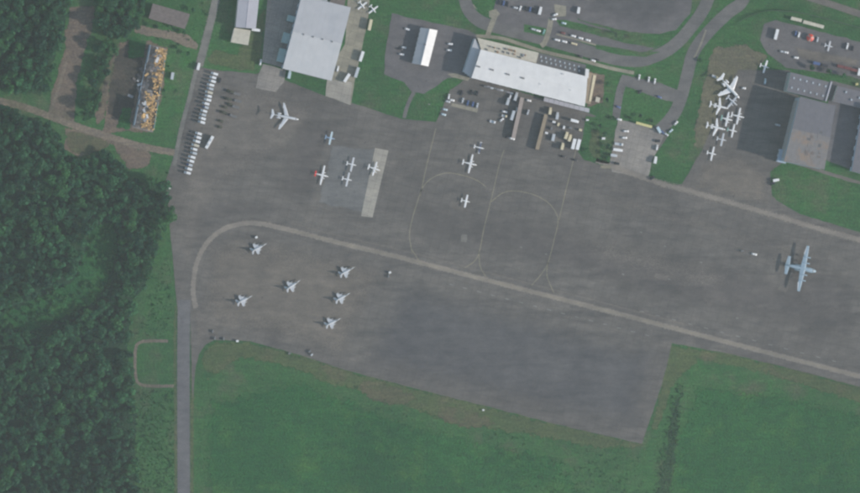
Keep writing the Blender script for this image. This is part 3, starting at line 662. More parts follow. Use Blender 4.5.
for k in range(470):    # torn insulation boards, too small to count
    v = random.uniform(.01,.99); w = .28 if .46 < v < .54 else .5
    u = min(1.0, max(.42-.12*(v>.5), random.gauss(.74-.12*(v>.6), .17)))
    if random.random() > w+.5 or (.5 < v < .56 and random.random() < .75): continue
    zz = 5.5+3.0*(1-u)*random.uniform(.7,1.1)+random.uniform(-.3,.4)
    m = Matrix.Translation(b.pt(u,v,zz)) @ Euler((random.uniform(-.5,.5),random.uniform(-.5,.5),random.uniform(0,3))).to_matrix().to_4x4()
    s_ = random.uniform(.5,1.25); g.box(-s_,s_,-s_*.6,s_*.6,0,.14,m)
o = b.part('torn_insulation', g, 'insulation'); o['kind'] = 'stuff'
g = G()
for k in range(420):
    v, u = random.uniform(0,1), random.uniform(.02,.75); s_ = random.uniform(.25,.8)
    m = Matrix.Translation(b.pt(u,v,.2+random.random()*1.2)) @ Euler((random.uniform(-.8,.8),random.uniform(-.8,.8),random.uniform(0,3))).to_matrix().to_4x4()
    g.box(-s_,s_,-s_*.4,s_*.4,0,.15,m)
o = b.part('rubble', g, 'scrap'); o['kind'] = 'stuff'
# chain-link fence along the eastern car park
fp = catmull([Vector((*P2(x, y), 0)) for x, y in ((738,22),(752,15),(768,11),(786,11),(806,14),(830,20),(860,28),(890,37))], 7)
fr = thing('perimeter_fence', 'dark wire fence curving along the top of the eastern car park', 'fence', fp[0])
for i, p in enumerate(fp):
    link('fence_post', G().tube((0,0,0), (0,0,2.4), .07, n=6).mesh('fence_post', 'dark_roof') if i == 0 else bpy.data.meshes['fence_post'], fr, p-fp[0])
    if i:
        a, c = fp[i-1]-fp[0], p-fp[0]; g = G()
        for zz in (.1,.6,1.1,1.6,2.1,2.35): g.tube(a+Vector((0,0,zz)), c+Vector((0,0,zz)), .05, n=4)
        for k in range(1, 6): q = a.lerp(c, k/6); g.tube(q+Vector((0,0,.1)), q+Vector((0,0,2.35)), .04, n=4)
        link('fence_panel', g.mesh('fence_panel', 'dark_roof'), fr)

# ------------------------------------------------------------------ aircraft
def wheel_mesh(r, w):
    return G().tube((0,-w/2,0), (0,w/2,0), r, n=12).mesh('wheel', 'rubber')
def prop_mesh(r, blades, mat='steel'):
    g = G().tube((-.1,0,0),(.45,0,0),.16,.05,n=8)
    for i in range(blades):
        m = Matrix.Rotation(2*math.pi*i/blades+.4, 4, 'X'); g.box(-.03,.03,-.11,.11,.1,r,m,0,.04)
    return g.mesh('propeller', mat)
def aircraft(L, span, wx, c0, c1, sweep, high=False, dih=.03, r=.65, zc=1.3, tail=3.4, tc=(1.3,.8), tsw=.5, fin=1.8, fc=(1.6,.9), fsw=.9,
             paint='plane_white', tailpaint=None, wingpaint=None, eng=(), nose_prop=None, jets=(), ttail=False, tips=None, winglet=None, blunt=.5, windows=5):
    """nose +x, wheels on z=0; wx = leading edge of the wing root, measured from the middle of the fuselage"""
    M = []; tp = tailpaint or paint; wp = wingpaint or paint; h = L/2
    st = [(h,zc-.15*r,.06*r,.06*r),(h-.03*L,zc-.1*r,.42*r,.40*r),(h-.09*L,zc-.05*r,.75*r,.75*r),(h-.17*L,zc,r*.97,r),(h-.30*L,zc,r,r*1.05),(h-.55*L,zc,r,r),(h-.75*L,zc+.12*r,.72*r,.76*r),(h-.92*L,zc+.3*r,.32*r,.38*r),(-h,zc+.4*r,.08*r,.12*r)]
    M.append(('fuselage', G().loft(st, 14).mesh('fuselage', paint, True), (0,0,0), (0,0,0), None))
    g = G().loft([(h-.085*L,zc+.42*r,.40*r,.16*r),(h-.11*L,zc+.56*r,.58*r,.24*r),(h-.135*L,zc+.62*r,.60*r,.24*r),(h-.155*L,zc+.62*r,.5*r,.2*r)], 10)
    M.append(('cockpit_glass', g.mesh('cockpit_glass', 'cockpit_tint', True), (0,0,0), (0,0,0), 0))
    wz = zc+.95*r if high else zc-.55*r
    for s in (1, -1):
        t = span/2; g = G().wing((wx,s*r*.3,wz),(wx-sweep,s*t,wz+dih*t),c0,c1,.13,.10)
        M.append(('wing', g.mesh('wing', wp), (0,0,0), (0,0,0), None)); wi = len(M)-1
        if tips: M.append(('wing_tip', G().loft([(wx-sweep+.3,wz+dih*t,.05,.05),(wx-sweep-.2,wz+dih*t,.28,.28),(wx-sweep-c1,wz+dih*t,.28,.28),(wx-sweep-c1-.5,wz+dih*t,.04,.04)],8).mesh('wing_tip', tips, True), (0,s*t,0), (0,0,0), wi))
        if winglet: M.append(('winglet', G().wing((wx-sweep,s*t,wz+dih*t),(wx-sweep-.7,s*(t+.25),wz+dih*t+winglet),c1,c1*.45,.08,.08,(0,1,0)).mesh('winglet', tp), (0,0,0), (0,0,0), wi))
        # aileron as a darker seam strip on the trailing edge
        M.append(('aileron', G().wing((wx-sweep*.62-c0*.45-c1*.30,s*t*.62,wz+dih*t*.62+.03),(wx-sweep*.95-c1*.72,s*t*.95,wz+dih*t*.95+.03),c0*.2,c1*.28,.12,.12).mesh('aileron', 'plane_grey'), (0,0,0), (0,0,0), wi))
        tz = zc+.3*r if not ttail else zc+.3*r+fin
        tx = -h+tc[0]*1.15+.15 - (fsw if ttail else 0)
        M.append(('tailplane', G().wing((tx,s*.05,tz),(tx-tsw,s*tail/2,tz+.05),tc[0],tc[1],.1,.09).mesh('tailplane', tp), (0,0,0), (0,0,0), None))
        for e in eng:
            ez = wz+(-.05 if high else .12)
            n = G().loft([(wx+e[1],ez,.14,.14),(wx+e[1]-.2,ez,e[2]*.85,e[2]*.85),(wx+e[1]*.5,ez,e[2],e[2]*1.1),(wx-c0*.35,ez,e[2]*.85,e[2]),(wx-c0*.95,ez,e[2]*.2,e[2]*.3)],10)
            M.append(('engine', n.mesh('engine', wp if len(e) < 5 else e[4], True), (0,s*e[0],0), (0,0,0), None)); ei = len(M)-1
            M.append(('propeller', prop_mesh(e[3], 4 if e[3] > 1.5 else 3), (wx+e[1],0,ez), (0,0,0), ei))
        for j in jets:
            n = G().loft([(j[0],j[2],j[4]*.82,j[4]*.82),(j[0]-.25*j[3],j[2],j[4],j[4]),(j[0]-.7*j[3],j[2],j[4]*.9,j[4]*.9),(j[0]-j[3],j[2],j[4]*.6,j[4]*.6)],12)
            M.append(('engine', n.mesh('engine', paint, True), (0,s*j[1],0), (0,0,0), None)); ei = len(M)-1
            M.append(('intake', G().tube((j[0]-.02,0,j[2]),(j[0]+.015,0,j[2]),j[4]*.7,n=12).mesh('intake', 'dark_hole'), (0,0,0), (0,0,0), ei))
            M.append(('pylon', G().box(j[0]-.7*j[3],j[0]-.3*j[3],-max(.05,(j[1]-r*.6)/2),max(.05,(j[1]-r*.6)/2),j[2]-.1,j[2]+.1).mesh('pylon', paint), (0,s*(j[1]+r*.6)/2,0), (0,0,0), None))
    M.append(('fin', G().wing((-h+fc[0]*1.1,0,zc+.3*r),(-h+fc[0]*1.1-fsw,0,zc+.4*r+fin),fc[0],fc[1],.1,.09,(0,1,0)).mesh('fin', tp), (0,0,0), (0,0,0), None))
    M.append(('rudder', G().wing((-h+fc[0]*.28,0,zc+.45*r),(-h+fc[0]*1.1-fsw-fc[1]*.68,0,zc+.38*r+fin),fc[0]*.26,fc[1]*.3,.14,.12,(0,1,0)).mesh('rudder', tp), (0,0,0), (0,0,0), len(M)-1))
    if nose_prop: M.append(('propeller', prop_mesh(nose_prop, 3), (h,0,zc-.15*r), (0,0,0), None))
    wr = max(.25, r*.38); wm = wheel_mesh(wr, wr*.7)
    for x, y in ((h-.2*L,0),(wx-c0*.6,max(r*1.1,span*.09)),(wx-c0*.6,-max(r*1.1,span*.09))):
        ztop = zc-.7*r if (y == 0 or high) else wz
        M.append(('landing_gear', G().tube((x,y,wr),(x,y*(.75 if high else 1),ztop),.09,n=6).mesh('landing_gear', 'steel'), (0,0,0), (0,0,0), None))
        M.append(('wheel', wm, (x,y,wr), (0,0,0), len(M)-1))
    if windows:
        for s in (1, -1):
            for k in range(windows):
                x = h-.28*L-k*.06*L; M.append(('cabin_window', G().box(x-.02*L,x+.02*L,-.03,.03,zc+.12*r,zc+.48*r).mesh('cabin_window', 'glass'), (0,s*r*.97,0), (0,0,0), 0))
    return M
def fighter():
    M = []; L = 15.4; zc = 1.9; pt = 'fighter_grey'
    st = [(7.9,1.75,.04,.04),(7.2,1.75,.20,.2),(6.0,1.8,.42,.42),(4.6,1.9,.56,.62),(3.0,1.95,.75,.7),(1.0,1.9,1.0,.72),(-2.0,1.9,1.1,.72),(-5.2,1.95,.85,.68),(-6.8,1.95,.62,.6)]
    M.append(('fuselage', G().loft(st, 14).mesh('fuselage', pt, True), (0,0,0), (0,0,0), None))
    M.append(('cockpit_canopy', G().loft([(5.3,2.25,.16,.12),(4.7,2.42,.32,.3),(3.8,2.5,.36,.36),(2.8,2.45,.3,.26),(2.0,2.4,.14,.1)],12).mesh('cockpit_canopy', 'cockpit_tint', True), (0,0,0), (0,0,0), 0))
    M.append(('air_intake', G().box(.6,2.8,-.6,.6,.85,1.7,None,.15).mesh('air_intake', pt), (0,0,0), (0,0,0), 0))
    M.append(('exhaust_nozzle', G().loft([(-6.6,1.95,.62,.6),(-7.3,1.95,.52,.5),(-7.35,1.95,.4,.4)],14).mesh('exhaust_nozzle', 'vent_dark', True), (0,0,0), (0,0,0), 0))
    for s in (1, -1):
        M.append(('strake', G().wing((3.6,s*.55,1.95),(.9,s*1.5,1.92),4.4,1.8,.05,.06).mesh('strake', pt), (0,0,0), (0,0,0), None))
        M.append(('wing', G().wing((1.2,s*.8,1.9),(-2.1,s*4.8,1.86),4.7,1.3,.05,.05).mesh('wing', pt), (0,0,0), (0,0,0), None)); wi = len(M)-1
        M.append(('flap', G().wing((-2.9,s*1.3,1.96),(-3.2,s*4.2,1.93),.9,.55,.1,.1).mesh('flap', 'plane_grey'), (0,0,0), (0,0,0), wi))
        M.append(('missile', G().loft([(-.8,1.86,.02,.02),(-1.1,1.86,.09,.09),(-3.6,1.86,.09,.09)],8).mesh('missile', 'plane_white'), (0,s*4.98,0), (0,0,0), wi))
        M.append(('fuel_tank', G().loft([(1.8,1.25,.03,.03),(.8,1.25,.3,.3),(-1.6,1.25,.34,.34),(-3.2,1.25,.05,.05)],10).mesh('fuel_tank', pt, True), (0,s*2.6,0), (0,0,0), wi))
        M.append(('tailplane', G().wing((-4.6,s*.75,1.9),(-6.6,s*2.95,1.75),2.6,1.0,.05,.05).mesh('tailplane', pt), (0,0,0), (0,0,0), None))
    M.append(('fin', G().wing((-2.8,0,2.4),(-5.9,0,5.4),4.1,1.7,.06,.06,(0,1,0)).mesh('fin', pt), (0,0,0), (0,0,0), None))
    M.append(('rudder', G().wing((-6.1,0,2.8),(-6.9,0,4.6),.8,.5,.1,.1,(0,1,0)).mesh('rudder', 'plane_grey'), (0,0,0), (0,0,0), len(M)-1))
    wm = wheel_mesh(.33,.22)
    for x, y in ((3.0,0),(-1.0,1.15),(-1.0,-1.15)):
        M.append(('landing_gear', G().tube((x,y,.33),(x,y*.6,1.4),.08,n=6).mesh('landing_gear', 'steel'), (0,0,0), (0,0,0), None)); M.append(('wheel', wm, (x,y,.33), (0,0,0), len(M)-1))
    return M
def transport():
    pt = 'transport_grey'; M = aircraft(29.8, 40.4, 4.2, 4.9, 2.4, 1.0, True, .01, 2.15, 3.05, 16.0, (4.2,2.4), .9, 7.6, (5.4,2.6), 2.2, pt, eng=((5.2,2.6,.62,2.05),(10.3,2.4,.62,2.05)), windows=3)
    for s in (1, -1): M.append(('wheel_fairing', G().loft([(3,1.3,.1,.1),(2,1.3,.7,.8),(-3.5,1.3,.7,.8),(-5,1.3,.1,.2)],10).mesh('wheel_fairing', pt, True), (0,s*2.2,0), (0,0,0), None))
    M.append(('radome', G().loft([(14.95,2.7,.1,.1),(14.5,2.75,.6,.6),(13.7,2.82,1.0,1.0)],12).mesh('radome', 'dark_roof', True), (0,0,0), (0,0,0), 0))
    return M
H = -13.0
FT = fighter(); group_f = 'jet fighters parked on the lower left apron'
for x, y, hd, lab in ((258.5,247.5,27,'grey jet fighter beside a small white cart, nearest the curved taxiway'), (244,299.5,25,'grey jet fighter parked farthest left on the apron'),
                      (292.5,285,33,'grey jet fighter parked alone between the two columns of fighters'), (346.5,271,27,'topmost grey jet fighter in the right hand column of three'),
                      (342,297,27,'middle grey jet fighter in the right hand column of three'), (332.5,322,25,'bottom grey jet fighter in the right hand column of three')):
    place(FT, 'jet_fighter', lab, 'fighter jet', P(x, y)+Vector((0,0,Z4-.02)), R(hd), group_f)
place(transport(), 'transport_aircraft', 'big four engine blue grey propeller transport at the right', 'airplane', P(799.5,268)+Vector((0,0,Z4)), R(-12.4))
JET = aircraft(23, 23, 3.0, 4.2, 1.6, 6.2, False, .05, 1.15, 2.0, 8.2, (2.6,1.3), 1.9, 3.4, (3.8,2.2), 2.4, 'plane_grey', jets=((-4.6,1.95,2.5,3.6,.62),), ttail=True)
place(JET, 'business_jet', 'silver white swept wing jet parked alone below the large hangar', 'airplane', P(285.5,117)+Vector((0,0,Z4)), R(-11))
BIG = aircraft(24, 24, 4.0, 5.6, 2.0, 6.0, False, .05, 1.35, 2.2, 9.0, (3.0,1.6), 2.0, 3.8, (4.2,2.4), 2.6, 'plane_white', jets=((-4.6,2.2,2.9,4.0,.75),), ttail=True)
gj = 'white planes crowded on the eastern ramp'
place(BIG, 'business_jet', 'largest white swept wing jet in the crowded eastern plane cluster', 'airplane', P(729.5,88.5)+Vector((0,0,Z4)), R(-46), gj)
SJ = aircraft(16.2, 15.2, 1.8, 2.8, 1.1, 2.6, False, .05, .85, 1.6, 5.6, (1.7,1.0), 1.0, 2.4, (2.6,1.5), 1.7, 'plane_white', jets=((-3.0,1.45,2.0,2.6,.45),), ttail=True)
place(SJ, 'business_jet', 'small white jet just below the largest jet in the eastern cluster', 'airplane', P(719,106.5)+Vector((0,0,Z4)), R(-13), gj)
place(SJ, 'business_jet', 'lower of the two small white jets on the left of the cluster', 'airplane', P(716,127.5)+Vector((0,0,Z4)), R(-13), gj, 1.03)
def prop(span=12.5, L=9, **kw): return aircraft(L, span, L*.2, 1.7, 1.25, .15, r=.62, zc=1.3, nose_prop=1.0, **kw)
def twin(span=15.5, L=12.5, **kw): return aircraft(L, span, L*.17, 2.2, 1.2, .5, r=.75, zc=1.5, tail=5, tc=(1.5,.9), fin=2.3, fc=(2.0,1.1), eng=((2.5,1.3,.4,1.15),), **kw)
def hwing(span=12.2, L=8.6, **kw): return aircraft(L, span, L*.17, 1.75, 1.55, .05, True, .02, r=.6, zc=1.35, nose_prop=1.0, tail=3.6, tc=(1.2,.9), **kw)
PL = [(twin(14.0,12,paint='plane_grey'),'twin_propeller_plane','grey twin plane squeezed beside the largest jet in the eastern cluster',731.5,101,-40,gj),
      (twin(15,12.5),'twin_propeller_plane','white straight winged plane at the right edge of the eastern cluster',737,116,H,gj),
      (twin(13,11,tailpaint='plane_green'),'twin_propeller_plane','white plane with green tail between the two small jets',726,119,H,gj),
      (prop(12,9.5,tailpaint='plane_green'),'propeller_plane','white plane with green tail right of the lower small jet',731.5,130.5,H,gj),
      (hwing(11.5,9,paint='plane_grey',wingpaint='silver_van'),'propeller_plane','dull grey high wing plane at the foot of the eastern cluster',721,139.5,H,gj),
      (prop(12.5,9),'propeller_plane','white plane standing apart below the eastern cluster',711,153.5,H,gj),
      (hwing(11.5,8.8),'propeller_plane','white high wing plane standing alone above the dark shadowed ramp',764,66.5,-18,gj),
      (hwing(11.3,8.8,paint='plane_blue',wingpaint='pale_blue_paint'),'propeller_plane','small pale blue winged plane at the top of the light planes',329.5,138,H,None),
      (twin(17.0,12.6,tailpaint='plane_red'),'twin_propeller_plane','white plane with bright red tail on the apron',321,175,H,None),
      (hwing(12.3,9,wingpaint='plane_grey'),'propeller_plane','upper of two grey winged planes beside the concrete strip',351,164.3,H,None),
      (hwing(12.3,9,wingpaint='plane_grey'),'propeller_plane','lower of two grey winged planes beside the concrete strip',346.5,179.3,H,None),
      (twin(12.5,11.5),'twin_propeller_plane','white plane standing across the pale concrete strip',373.5,168.5,-18,None),
      (prop(9.5,9.5,wingpaint='plane_navy',tips='plane_white'),'propeller_plane','small dark winged plane nearest the terminal ramp',478.5,147.5,H,None),
      (twin(16.6,13.4),'twin_propeller_plane','white twin engine plane between the two smaller planes in the middle',469,163.5,H,None),
      (hwing(11.2,8.2),'propeller_plane','white high wing plane inside the curved painted taxi line',465,201,H,None),
      (prop(10,8.2),'propeller_plane','white plane cut by the top edge right of the hangar, left one',361.5,5,-52,None),
      (prop(10,8.2),'propeller_plane','white plane near the top edge right of the hangar, right one',372.5,9,-52,None),
      (prop(9,7.5,paint='plane_grey'),'propeller_plane','small grey white plane parked in the eastern car park',828,46,-14,None)]
for m, nm, lab, x, y, hd, gp in PL: place(m, nm, lab, 'airplane', P(x, y)+Vector((0,0,Z4)), R(hd), gp)

# ------------------------------------------------------------------ vehicles and carts
WH = {}
def wh(r, w):
    if (r, w) not in WH: WH[(r, w)] = wheel_mesh(r, w)
    return WH[(r, w)]
def wheels(M, xs, y, r=.33, w=.24):
    for x in xs:
        for s in (1, -1): M.append(('wheel', wh(r, w), (x, s*y, r), (0,0,0), None))
CACHE = {}
def car(c, L=4.5, w=1.85, van=False):
    k = ('car', c, L, van)
    if k in CACHE: return CACHE[k]
    M = []; h = L/2; hh = .95 if not van else 1.15; top = 1.5 if not van else 2.1
    M.append(('body', G().loft([(h,.62,w*.40,.22),(h-.15,.66,w*.48,.32),(h-1.2,.68,w*.5,.36),(-h+.8,.70,w*.5,.37),(-h+.12,.70,w*.48,.34),(-h,.68,w*.42,.24)],12,.55).mesh('body', c, True), (0,0,0), (0,0,0), None))
    x0, x1 = (-h+.35, h-1.3) if not van else (-h+.1, h-.9)
    M.append(('cabin', G().box(x0,x1,-w*.46,w*.46,hh-.05,top-.06,None,.38 if not van else .2,.14).mesh('cabin', 'glass'), (0,0,0), (0,0,0), None))
    M.append(('roof', G().cbox(x0+.40,x1-.42,-w*.385,w*.385,top-.09,top+.03,.05).mesh('roof', c), (0,0,0), (0,0,0), None))
    for s in (1,-1):
        M.append(('headlight', G().box(h-.14,h-.02,-.16,.16,.62,.78).mesh('headlight', 'lamp_glass'), (0,s*w*.33,0), (0,0,0), 0))
        M.append(('tail_light', G().box(-h-.01,-h+.1,-.14,.14,.68,.84).mesh('tail_light', 'tail_lamp'), (0,s*w*.33,0), (0,0,0), 0))
    wheels(M, (h-.85,-h+.85), w*.44); CACHE[k] = M; return M
def box_truck(c='white_paintwork', L=6.6, w=2.4, ht=3.5, cab=None):
    k = ('bt', c, L, w, ht, cab)
    if k in CACHE: return CACHE[k]
    M = []; h = L/2; cl = 1.75; cab = cab or c
    M.append(('chassis', G().box(-h+.05,h-.2,-.45,.45,.55,.85).mesh('chassis', 'dark_paint'), (0,0,0), (0,0,0), None))
    M.append(('cab', G().cbox(h-cl,h,-w*.45,w*.45,.5,2.35,.16).mesh('cab', cab), (0,0,0), (0,0,0), None)); ci = 1
    M.append(('windshield', G().box(h-.08,h+.02,-w*.38,w*.38,1.4,2.1).mesh('windshield', 'glass'), (0,0,0), (0,0,0), ci))
    M.append(('cargo_box', G().cbox(-h,h-cl-.12,-w/2,w/2,.9,ht,.05).mesh('cargo_box', c), (0,0,0), (0,0,0), None))
    M.append(('rear_door', G().box(-h-.03,-h+.05,-w*.44,w*.44,1.0,ht-.15).mesh('rear_door', 'silver_van'), (0,0,0), (0,0,0), 3))
    wheels(M, (h-.9,-h+1.1,-h+2.1) if L > 8 else (h-.9,-h+1.2), w*.42, .48, .32); CACHE[k] = M; return M
def bus(c='white_paintwork', L=12):
    M = []; h = L/2
    M.append(('body', G().cbox(-h,h,-1.27,1.27,.4,3.1,.14).mesh('body', c), (0,0,0), (0,0,0), None))
    for s in (1,-1):
        for i in range(7): M.append(('window', G().box(-h+.7+i*1.5,-h+2.05+i*1.5,-.03,.03,1.6,2.5).mesh('window', 'glass'), (0,s*1.27,0), (0,0,0), 0))
    M.append(('windshield', G().box(h-.04,h+.03,-1.1,1.1,1.4,2.7).mesh('windshield', 'glass'), (0,0,0), (0,0,0), 0))
    for x in (-2.5,2): M.append(('roof_unit', G().cbox(x-1,x+1,-.7,.7,3.08,3.35,.06).mesh('roof_unit', 'silver_van'), (0,0,0), (0,0,0), 0))
    wheels(M, (h-2.4,-h+3), 1.1, .5, .32); return M
def army_truck(L=6.2):
    k = ('army', L)
    if k in CACHE: return CACHE[k]
    M = []; h = L/2
    M.append(('chassis', G().box(-h,h-.2,-.5,.5,.6,.9).mesh('chassis', 'dark_paint'), (0,0,0), (0,0,0), None))
    M.append(('hood', G().cbox(h-1.3,h,-.8,.8,.7,1.6,.12).mesh('hood', 'olive'), (0,0,0), (0,0,0), None))
    M.append(('cab', G().cbox(h-2.6,h-1.2,-1.1,1.1,.8,2.3,.15).mesh('cab', 'olive'), (0,0,0), (0,0,0), None))
    M.append(('windshield', G().box(h-1.24,h-1.16,-.9,.9,1.65,2.15).mesh('windshield', 'glass'), (0,0,0), (0,0,0), 2))
    g = G().loft([(h-2.75,1.9,1.15,.85),(-h,1.9,1.15,.85)],10,.6); M.append(('canvas_cover', g.mesh('canvas_cover', 'canvas'), (0,0,0), (0,0,0), None))
    wheels(M, (h-.8,-h+.8,-h+2.0), 1.0, .5, .35); CACHE[k] = M; return M
def jeep(c='olive'):
    k = ('jeep', c)
    if k in CACHE: return CACHE[k]
    M = []
    M.append(('body', G().cbox(-2.2,2.3,-1.0,1.0,.5,1.2,.12).mesh('body', c), (0,0,0), (0,0,0), None))
    M.append(('cabin', G().box(-1.9,.8,-.95,.95,1.18,1.85,None,.25,.12).mesh('cabin', 'canvas' if c == 'olive' else 'glass'), (0,0,0), (0,0,0), None))
    M.append(('windshield', G().box(.62,.78,-.8,.8,1.25,1.75).mesh('windshield', 'glass'), (0,0,0), (0,0,0), 0))
    wheels(M, (1.5,-1.4), .92, .42, .3); CACHE[k] = M; return M
def trailer(c='white_paintwork', L=9, w=2.5, ht=3.4):
    k = ('tr', c, L, w, ht)
    if k in CACHE: return CACHE[k]
    M = []; h = L/2
    M.append(('cargo_box', G().cbox(-h,h,-w/2,w/2,.95,ht,.06).mesh('cargo_box', c), (0,0,0), (0,0,0), None))
    for i in range(int(L/1.2)): M.append(('side_rib', G().box(-h+.5+i*1.2,-h+.62+i*1.2,-w/2-.03,w/2+.03,1.0,ht-.1).mesh('side_rib', c), (0,0,0), (0,0,0), 0))
    M.append(('rear_door', G().box(-h-.04,-h+.04,-w*.45,w*.45,1.1,ht-.12).mesh('rear_door', 'silver_van'), (0,0,0), (0,0,0), 0))
    M.append(('chassis', G().box(-h+.2,h-.2,-.45,.45,.6,.97).mesh('chassis', 'dark_paint'), (0,0,0), (0,0,0), None))
    M.append(('drawbar', G().box(h-.3,h+.9,-.09,.09,.62,.78).mesh('drawbar', 'steel'), (0,0,0), (0,0,0), None))
    for x in (h-1.2,): M.append(('landing_leg', G().box(x-.08,x+.08,-.6,.6,0,.7).mesh('landing_leg', 'steel'), (0,0,0), (0,0,0), None))
    wheels(M, (-h+1.1,-h+2.2), w*.40, .48, .32); CACHE[k] = M; return M
def container(c='maroon_paint', L=6.1, w=2.44, ht=2.6):
    k = ('cn', c, L)
    if k in CACHE: return CACHE[k]
    M = []; h = L/2
    M.append(('shell', G().box(-h,h,-w/2,w/2,0,ht).mesh('shell', c), (0,0,0), (0,0,0), None))
    for i in range(9): M.append(('corrugation', G().box(-h+.4+i*.62,-h+.66+i*.62,-w/2-.04,w/2+.04,.15,ht-.12).mesh('corrugation', c), (0,0,0), (0,0,0), 0))
    for s in (1,-1): M.append(('door', G().box(-h-.05,-h+.02,-.55,.55,.12,ht-.15).mesh('door', c), (0,s*.58,0), (0,0,0), None))
    CACHE[k] = M; return M
def cart(c='white_paintwork', L=2.4, w=1.4, ht=1.6):
    k = ('ct', c, L, ht)
    if k in CACHE: return CACHE[k]
    M = []; h = L/2
    M.append(('housing', G().cbox(-h,h,-w/2,w/2,.4,ht,.1).mesh('housing', c), (0,0,0), (0,0,0), None))
    M.append(('grille', G().box(-h-.03,-h+.04,-w*.35,w*.35,.6,ht-.3).mesh('grille', 'dark_hole'), (0,0,0), (0,0,0), 0))
    M.append(('exhaust', G().tube((-.4,.2,ht-.05),(-.4,.2,ht+.4),.09,n=8).mesh('exhaust', 'steel'), (0,0,0), (0,0,0), 0))
    M.append(('drawbar', G().box(h-.1,h+1.1,-.05,.05,.35,.45).mesh('drawbar', 'steel'), (0,0,0), (0,0,0), None))
    wheels(M, (h-.45,-h+.45), w*.42, .26, .18); CACHE[k] = M; return M
def flatbed(c='white_paintwork', L=6.5, w=2.3):
    k = ('fb', c, L)
    if k in CACHE: return CACHE[k]
    M = []; h = L/2
    M.append(('cab', G().cbox(h-1.6,h,-w*.45,w*.45,.5,2.2,.15).mesh('cab', c), (0,0,0), (0,0,0), None))
    M.append(('windshield', G().box(h-.07,h+.02,-w*.36,w*.36,1.35,2.0).mesh('windshield', 'glass'), (0,0,0), (0,0,0), 0))
    M.append(('load_bed', G().box(-h,h-1.7,-w/2,w/2,.9,1.15).mesh('load_bed', 'road_grey' if c == 'road_grey' else 'silver_van'), (0,0,0), (0,0,0), None))
    for s in (1,-1): M.append(('side_board', G().box(-h,h-1.7,-.04,.04,1.15,1.5).mesh('side_board', c), (0,s*(w/2-.05),0), (0,0,0), 2))
    M.append(('chassis', G().box(-h+.1,h-.3,-.4,.4,.55,.9).mesh('chassis', 'dark_paint'), (0,0,0), (0,0,0), None))
    wheels(M, (h-.8,-h+1.2), w*.42, .45, .3); CACHE[k] = M; return M
zt = Vector((0,0,Z4+.02))
def put(m, name, cat, x, y, hd, label, group=None, scale=None): return place(m, name, label, cat, P(x, y)+zt, R(hd), group, scale)
# the two rows of white trucks at the left of the apron
ga = 'white trucks parked in two rows at the left of the apron'
bt = [box_truck(L=6.0, w=2.1, ht=3.9), box_truck(L=5.6, w=2.05, ht=3.7), box_truck('silver_van', 5.6, 2.05, 3.8), box_truck(L=6.0, w=2.1, ht=4.0, cab='silver_van'), box_truck('silver_van', 5.2, 2.0, 3.4, 'blue_paint'), box_truck('cream_roof', 6.4, 2.1, 3.9, 'white_paintwork')]
for i in range(14):
    t = i/13; put(bt[(0,1,3,0,2,5,1,0,3,4,1,2,0,3)[i]], 'box_truck', 'truck', 213.6-13*t+random.uniform(-.5,.5), 73.8+48.4*t, 164+random.uniform(-2,2), f'{ORD[i]} box truck from the top in the upper truck row', ga)
for i in range(11):
    t = i/10; put(bt[(1,3,0,5,1,2,0,0,4,3,1)[i]], 'box_truck', 'truck', 198.3-11*t+random.uniform(-.5,.5), 133.5+39.3*t, 164+random.uniform(-2,2), f'{ORD[i]} box truck from the top in the lower truck row', ga)
put(box_truck(L=6.2, ht=3.4), 'box_truck', 'truck', 198, 66.5, 76, 'white truck alone above the top of the upper truck row')
put(bus(), 'bus', 'bus', 209, 142.3, 60, 'long white bus standing between the two truck rows')
go = 'dark olive army vehicles in a short row'
for i, (x, y) in enumerate(((230,91.5),(227.5,98.8),(229.5,104.2),(224.5,107),(223,112.3),(220.5,121),(219.5,127))):
    put(army_truck() if i in (0,1,4) else jeep(), 'army_truck' if i in (0,1,4) else 'army_jeep', 'truck' if i in (0,1,4) else 'jeep', x, y, 165+random.uniform(-5,5), f'{ORD[i]} dark olive vehicle from the top of the row right of the truck rows', go)
put(jeep('dark_paint'), 'jeep', 'jeep', 219.5, 80.5, 70, 'dark jeep just right of the top of the upper truck row')
for i, (x, y, hd) in enumerate(((236.5,93.8,168),(237.5,101,168),(235.5,107,168),(233,116,160))):
    put(flatbed('road_grey'), 'flatbed_truck', 'truck', x, y, hd, f'{ORD[i]} grey flatbed truck from the top right of the olive vehicles', 'grey flatbed trucks by the army row')
# around the hangars
put(box_truck(L=7.4, ht=3.3), 'box_truck', 'truck', 255.5, 30, -8, 'bright white truck beside the cream annex')
put(car('white_paintwork', 5.4, van=True), 'van', 'van', 260.3, 62.5, 78, 'white van at the edge of the hangar shadow')
put(box_truck('pale_blue_paint', 7.2), 'box_truck', 'truck', 289, 74.5, 78, 'pale blue truck just below the lower left corner of the grey hangar')
put(car('white_paintwork', 5.2, van=True), 'van', 'van', 337.5, 69, 76, 'white van against the lower right corner of the grey hangar')
gt = 'white trailers on the tan yard right of the grey hangar'
put(trailer(L=8.2), 'semi_trailer', 'trailer', 346.3, 78, 57, 'bright white trailer at the foot of the tan yard', gt)
put(trailer('silver_van', 9), 'semi_trailer', 'trailer', 356.3, 72.5, 72, 'dull white trailer second from the foot of the tan yard', gt)
put(trailer(L=9), 'semi_trailer', 'trailer', 361, 56.5, 72, 'white trailer in the middle of the tan yard', gt)
put(trailer('cream_paint', 9.5, 2.5, 3.8), 'semi_trailer', 'trailer', 369.5, 25, 78, 'cream white trailer below the two small planes', gt)
put(car('white_paintwork'), 'car', 'car', 407.2, 29.2, -15, 'white car left of the top of the gabled warehouse')
put(car('white_paintwork'), 'car', 'car', 401.5, 54.4, -8, 'white car left of the middle of the gabled warehouse')
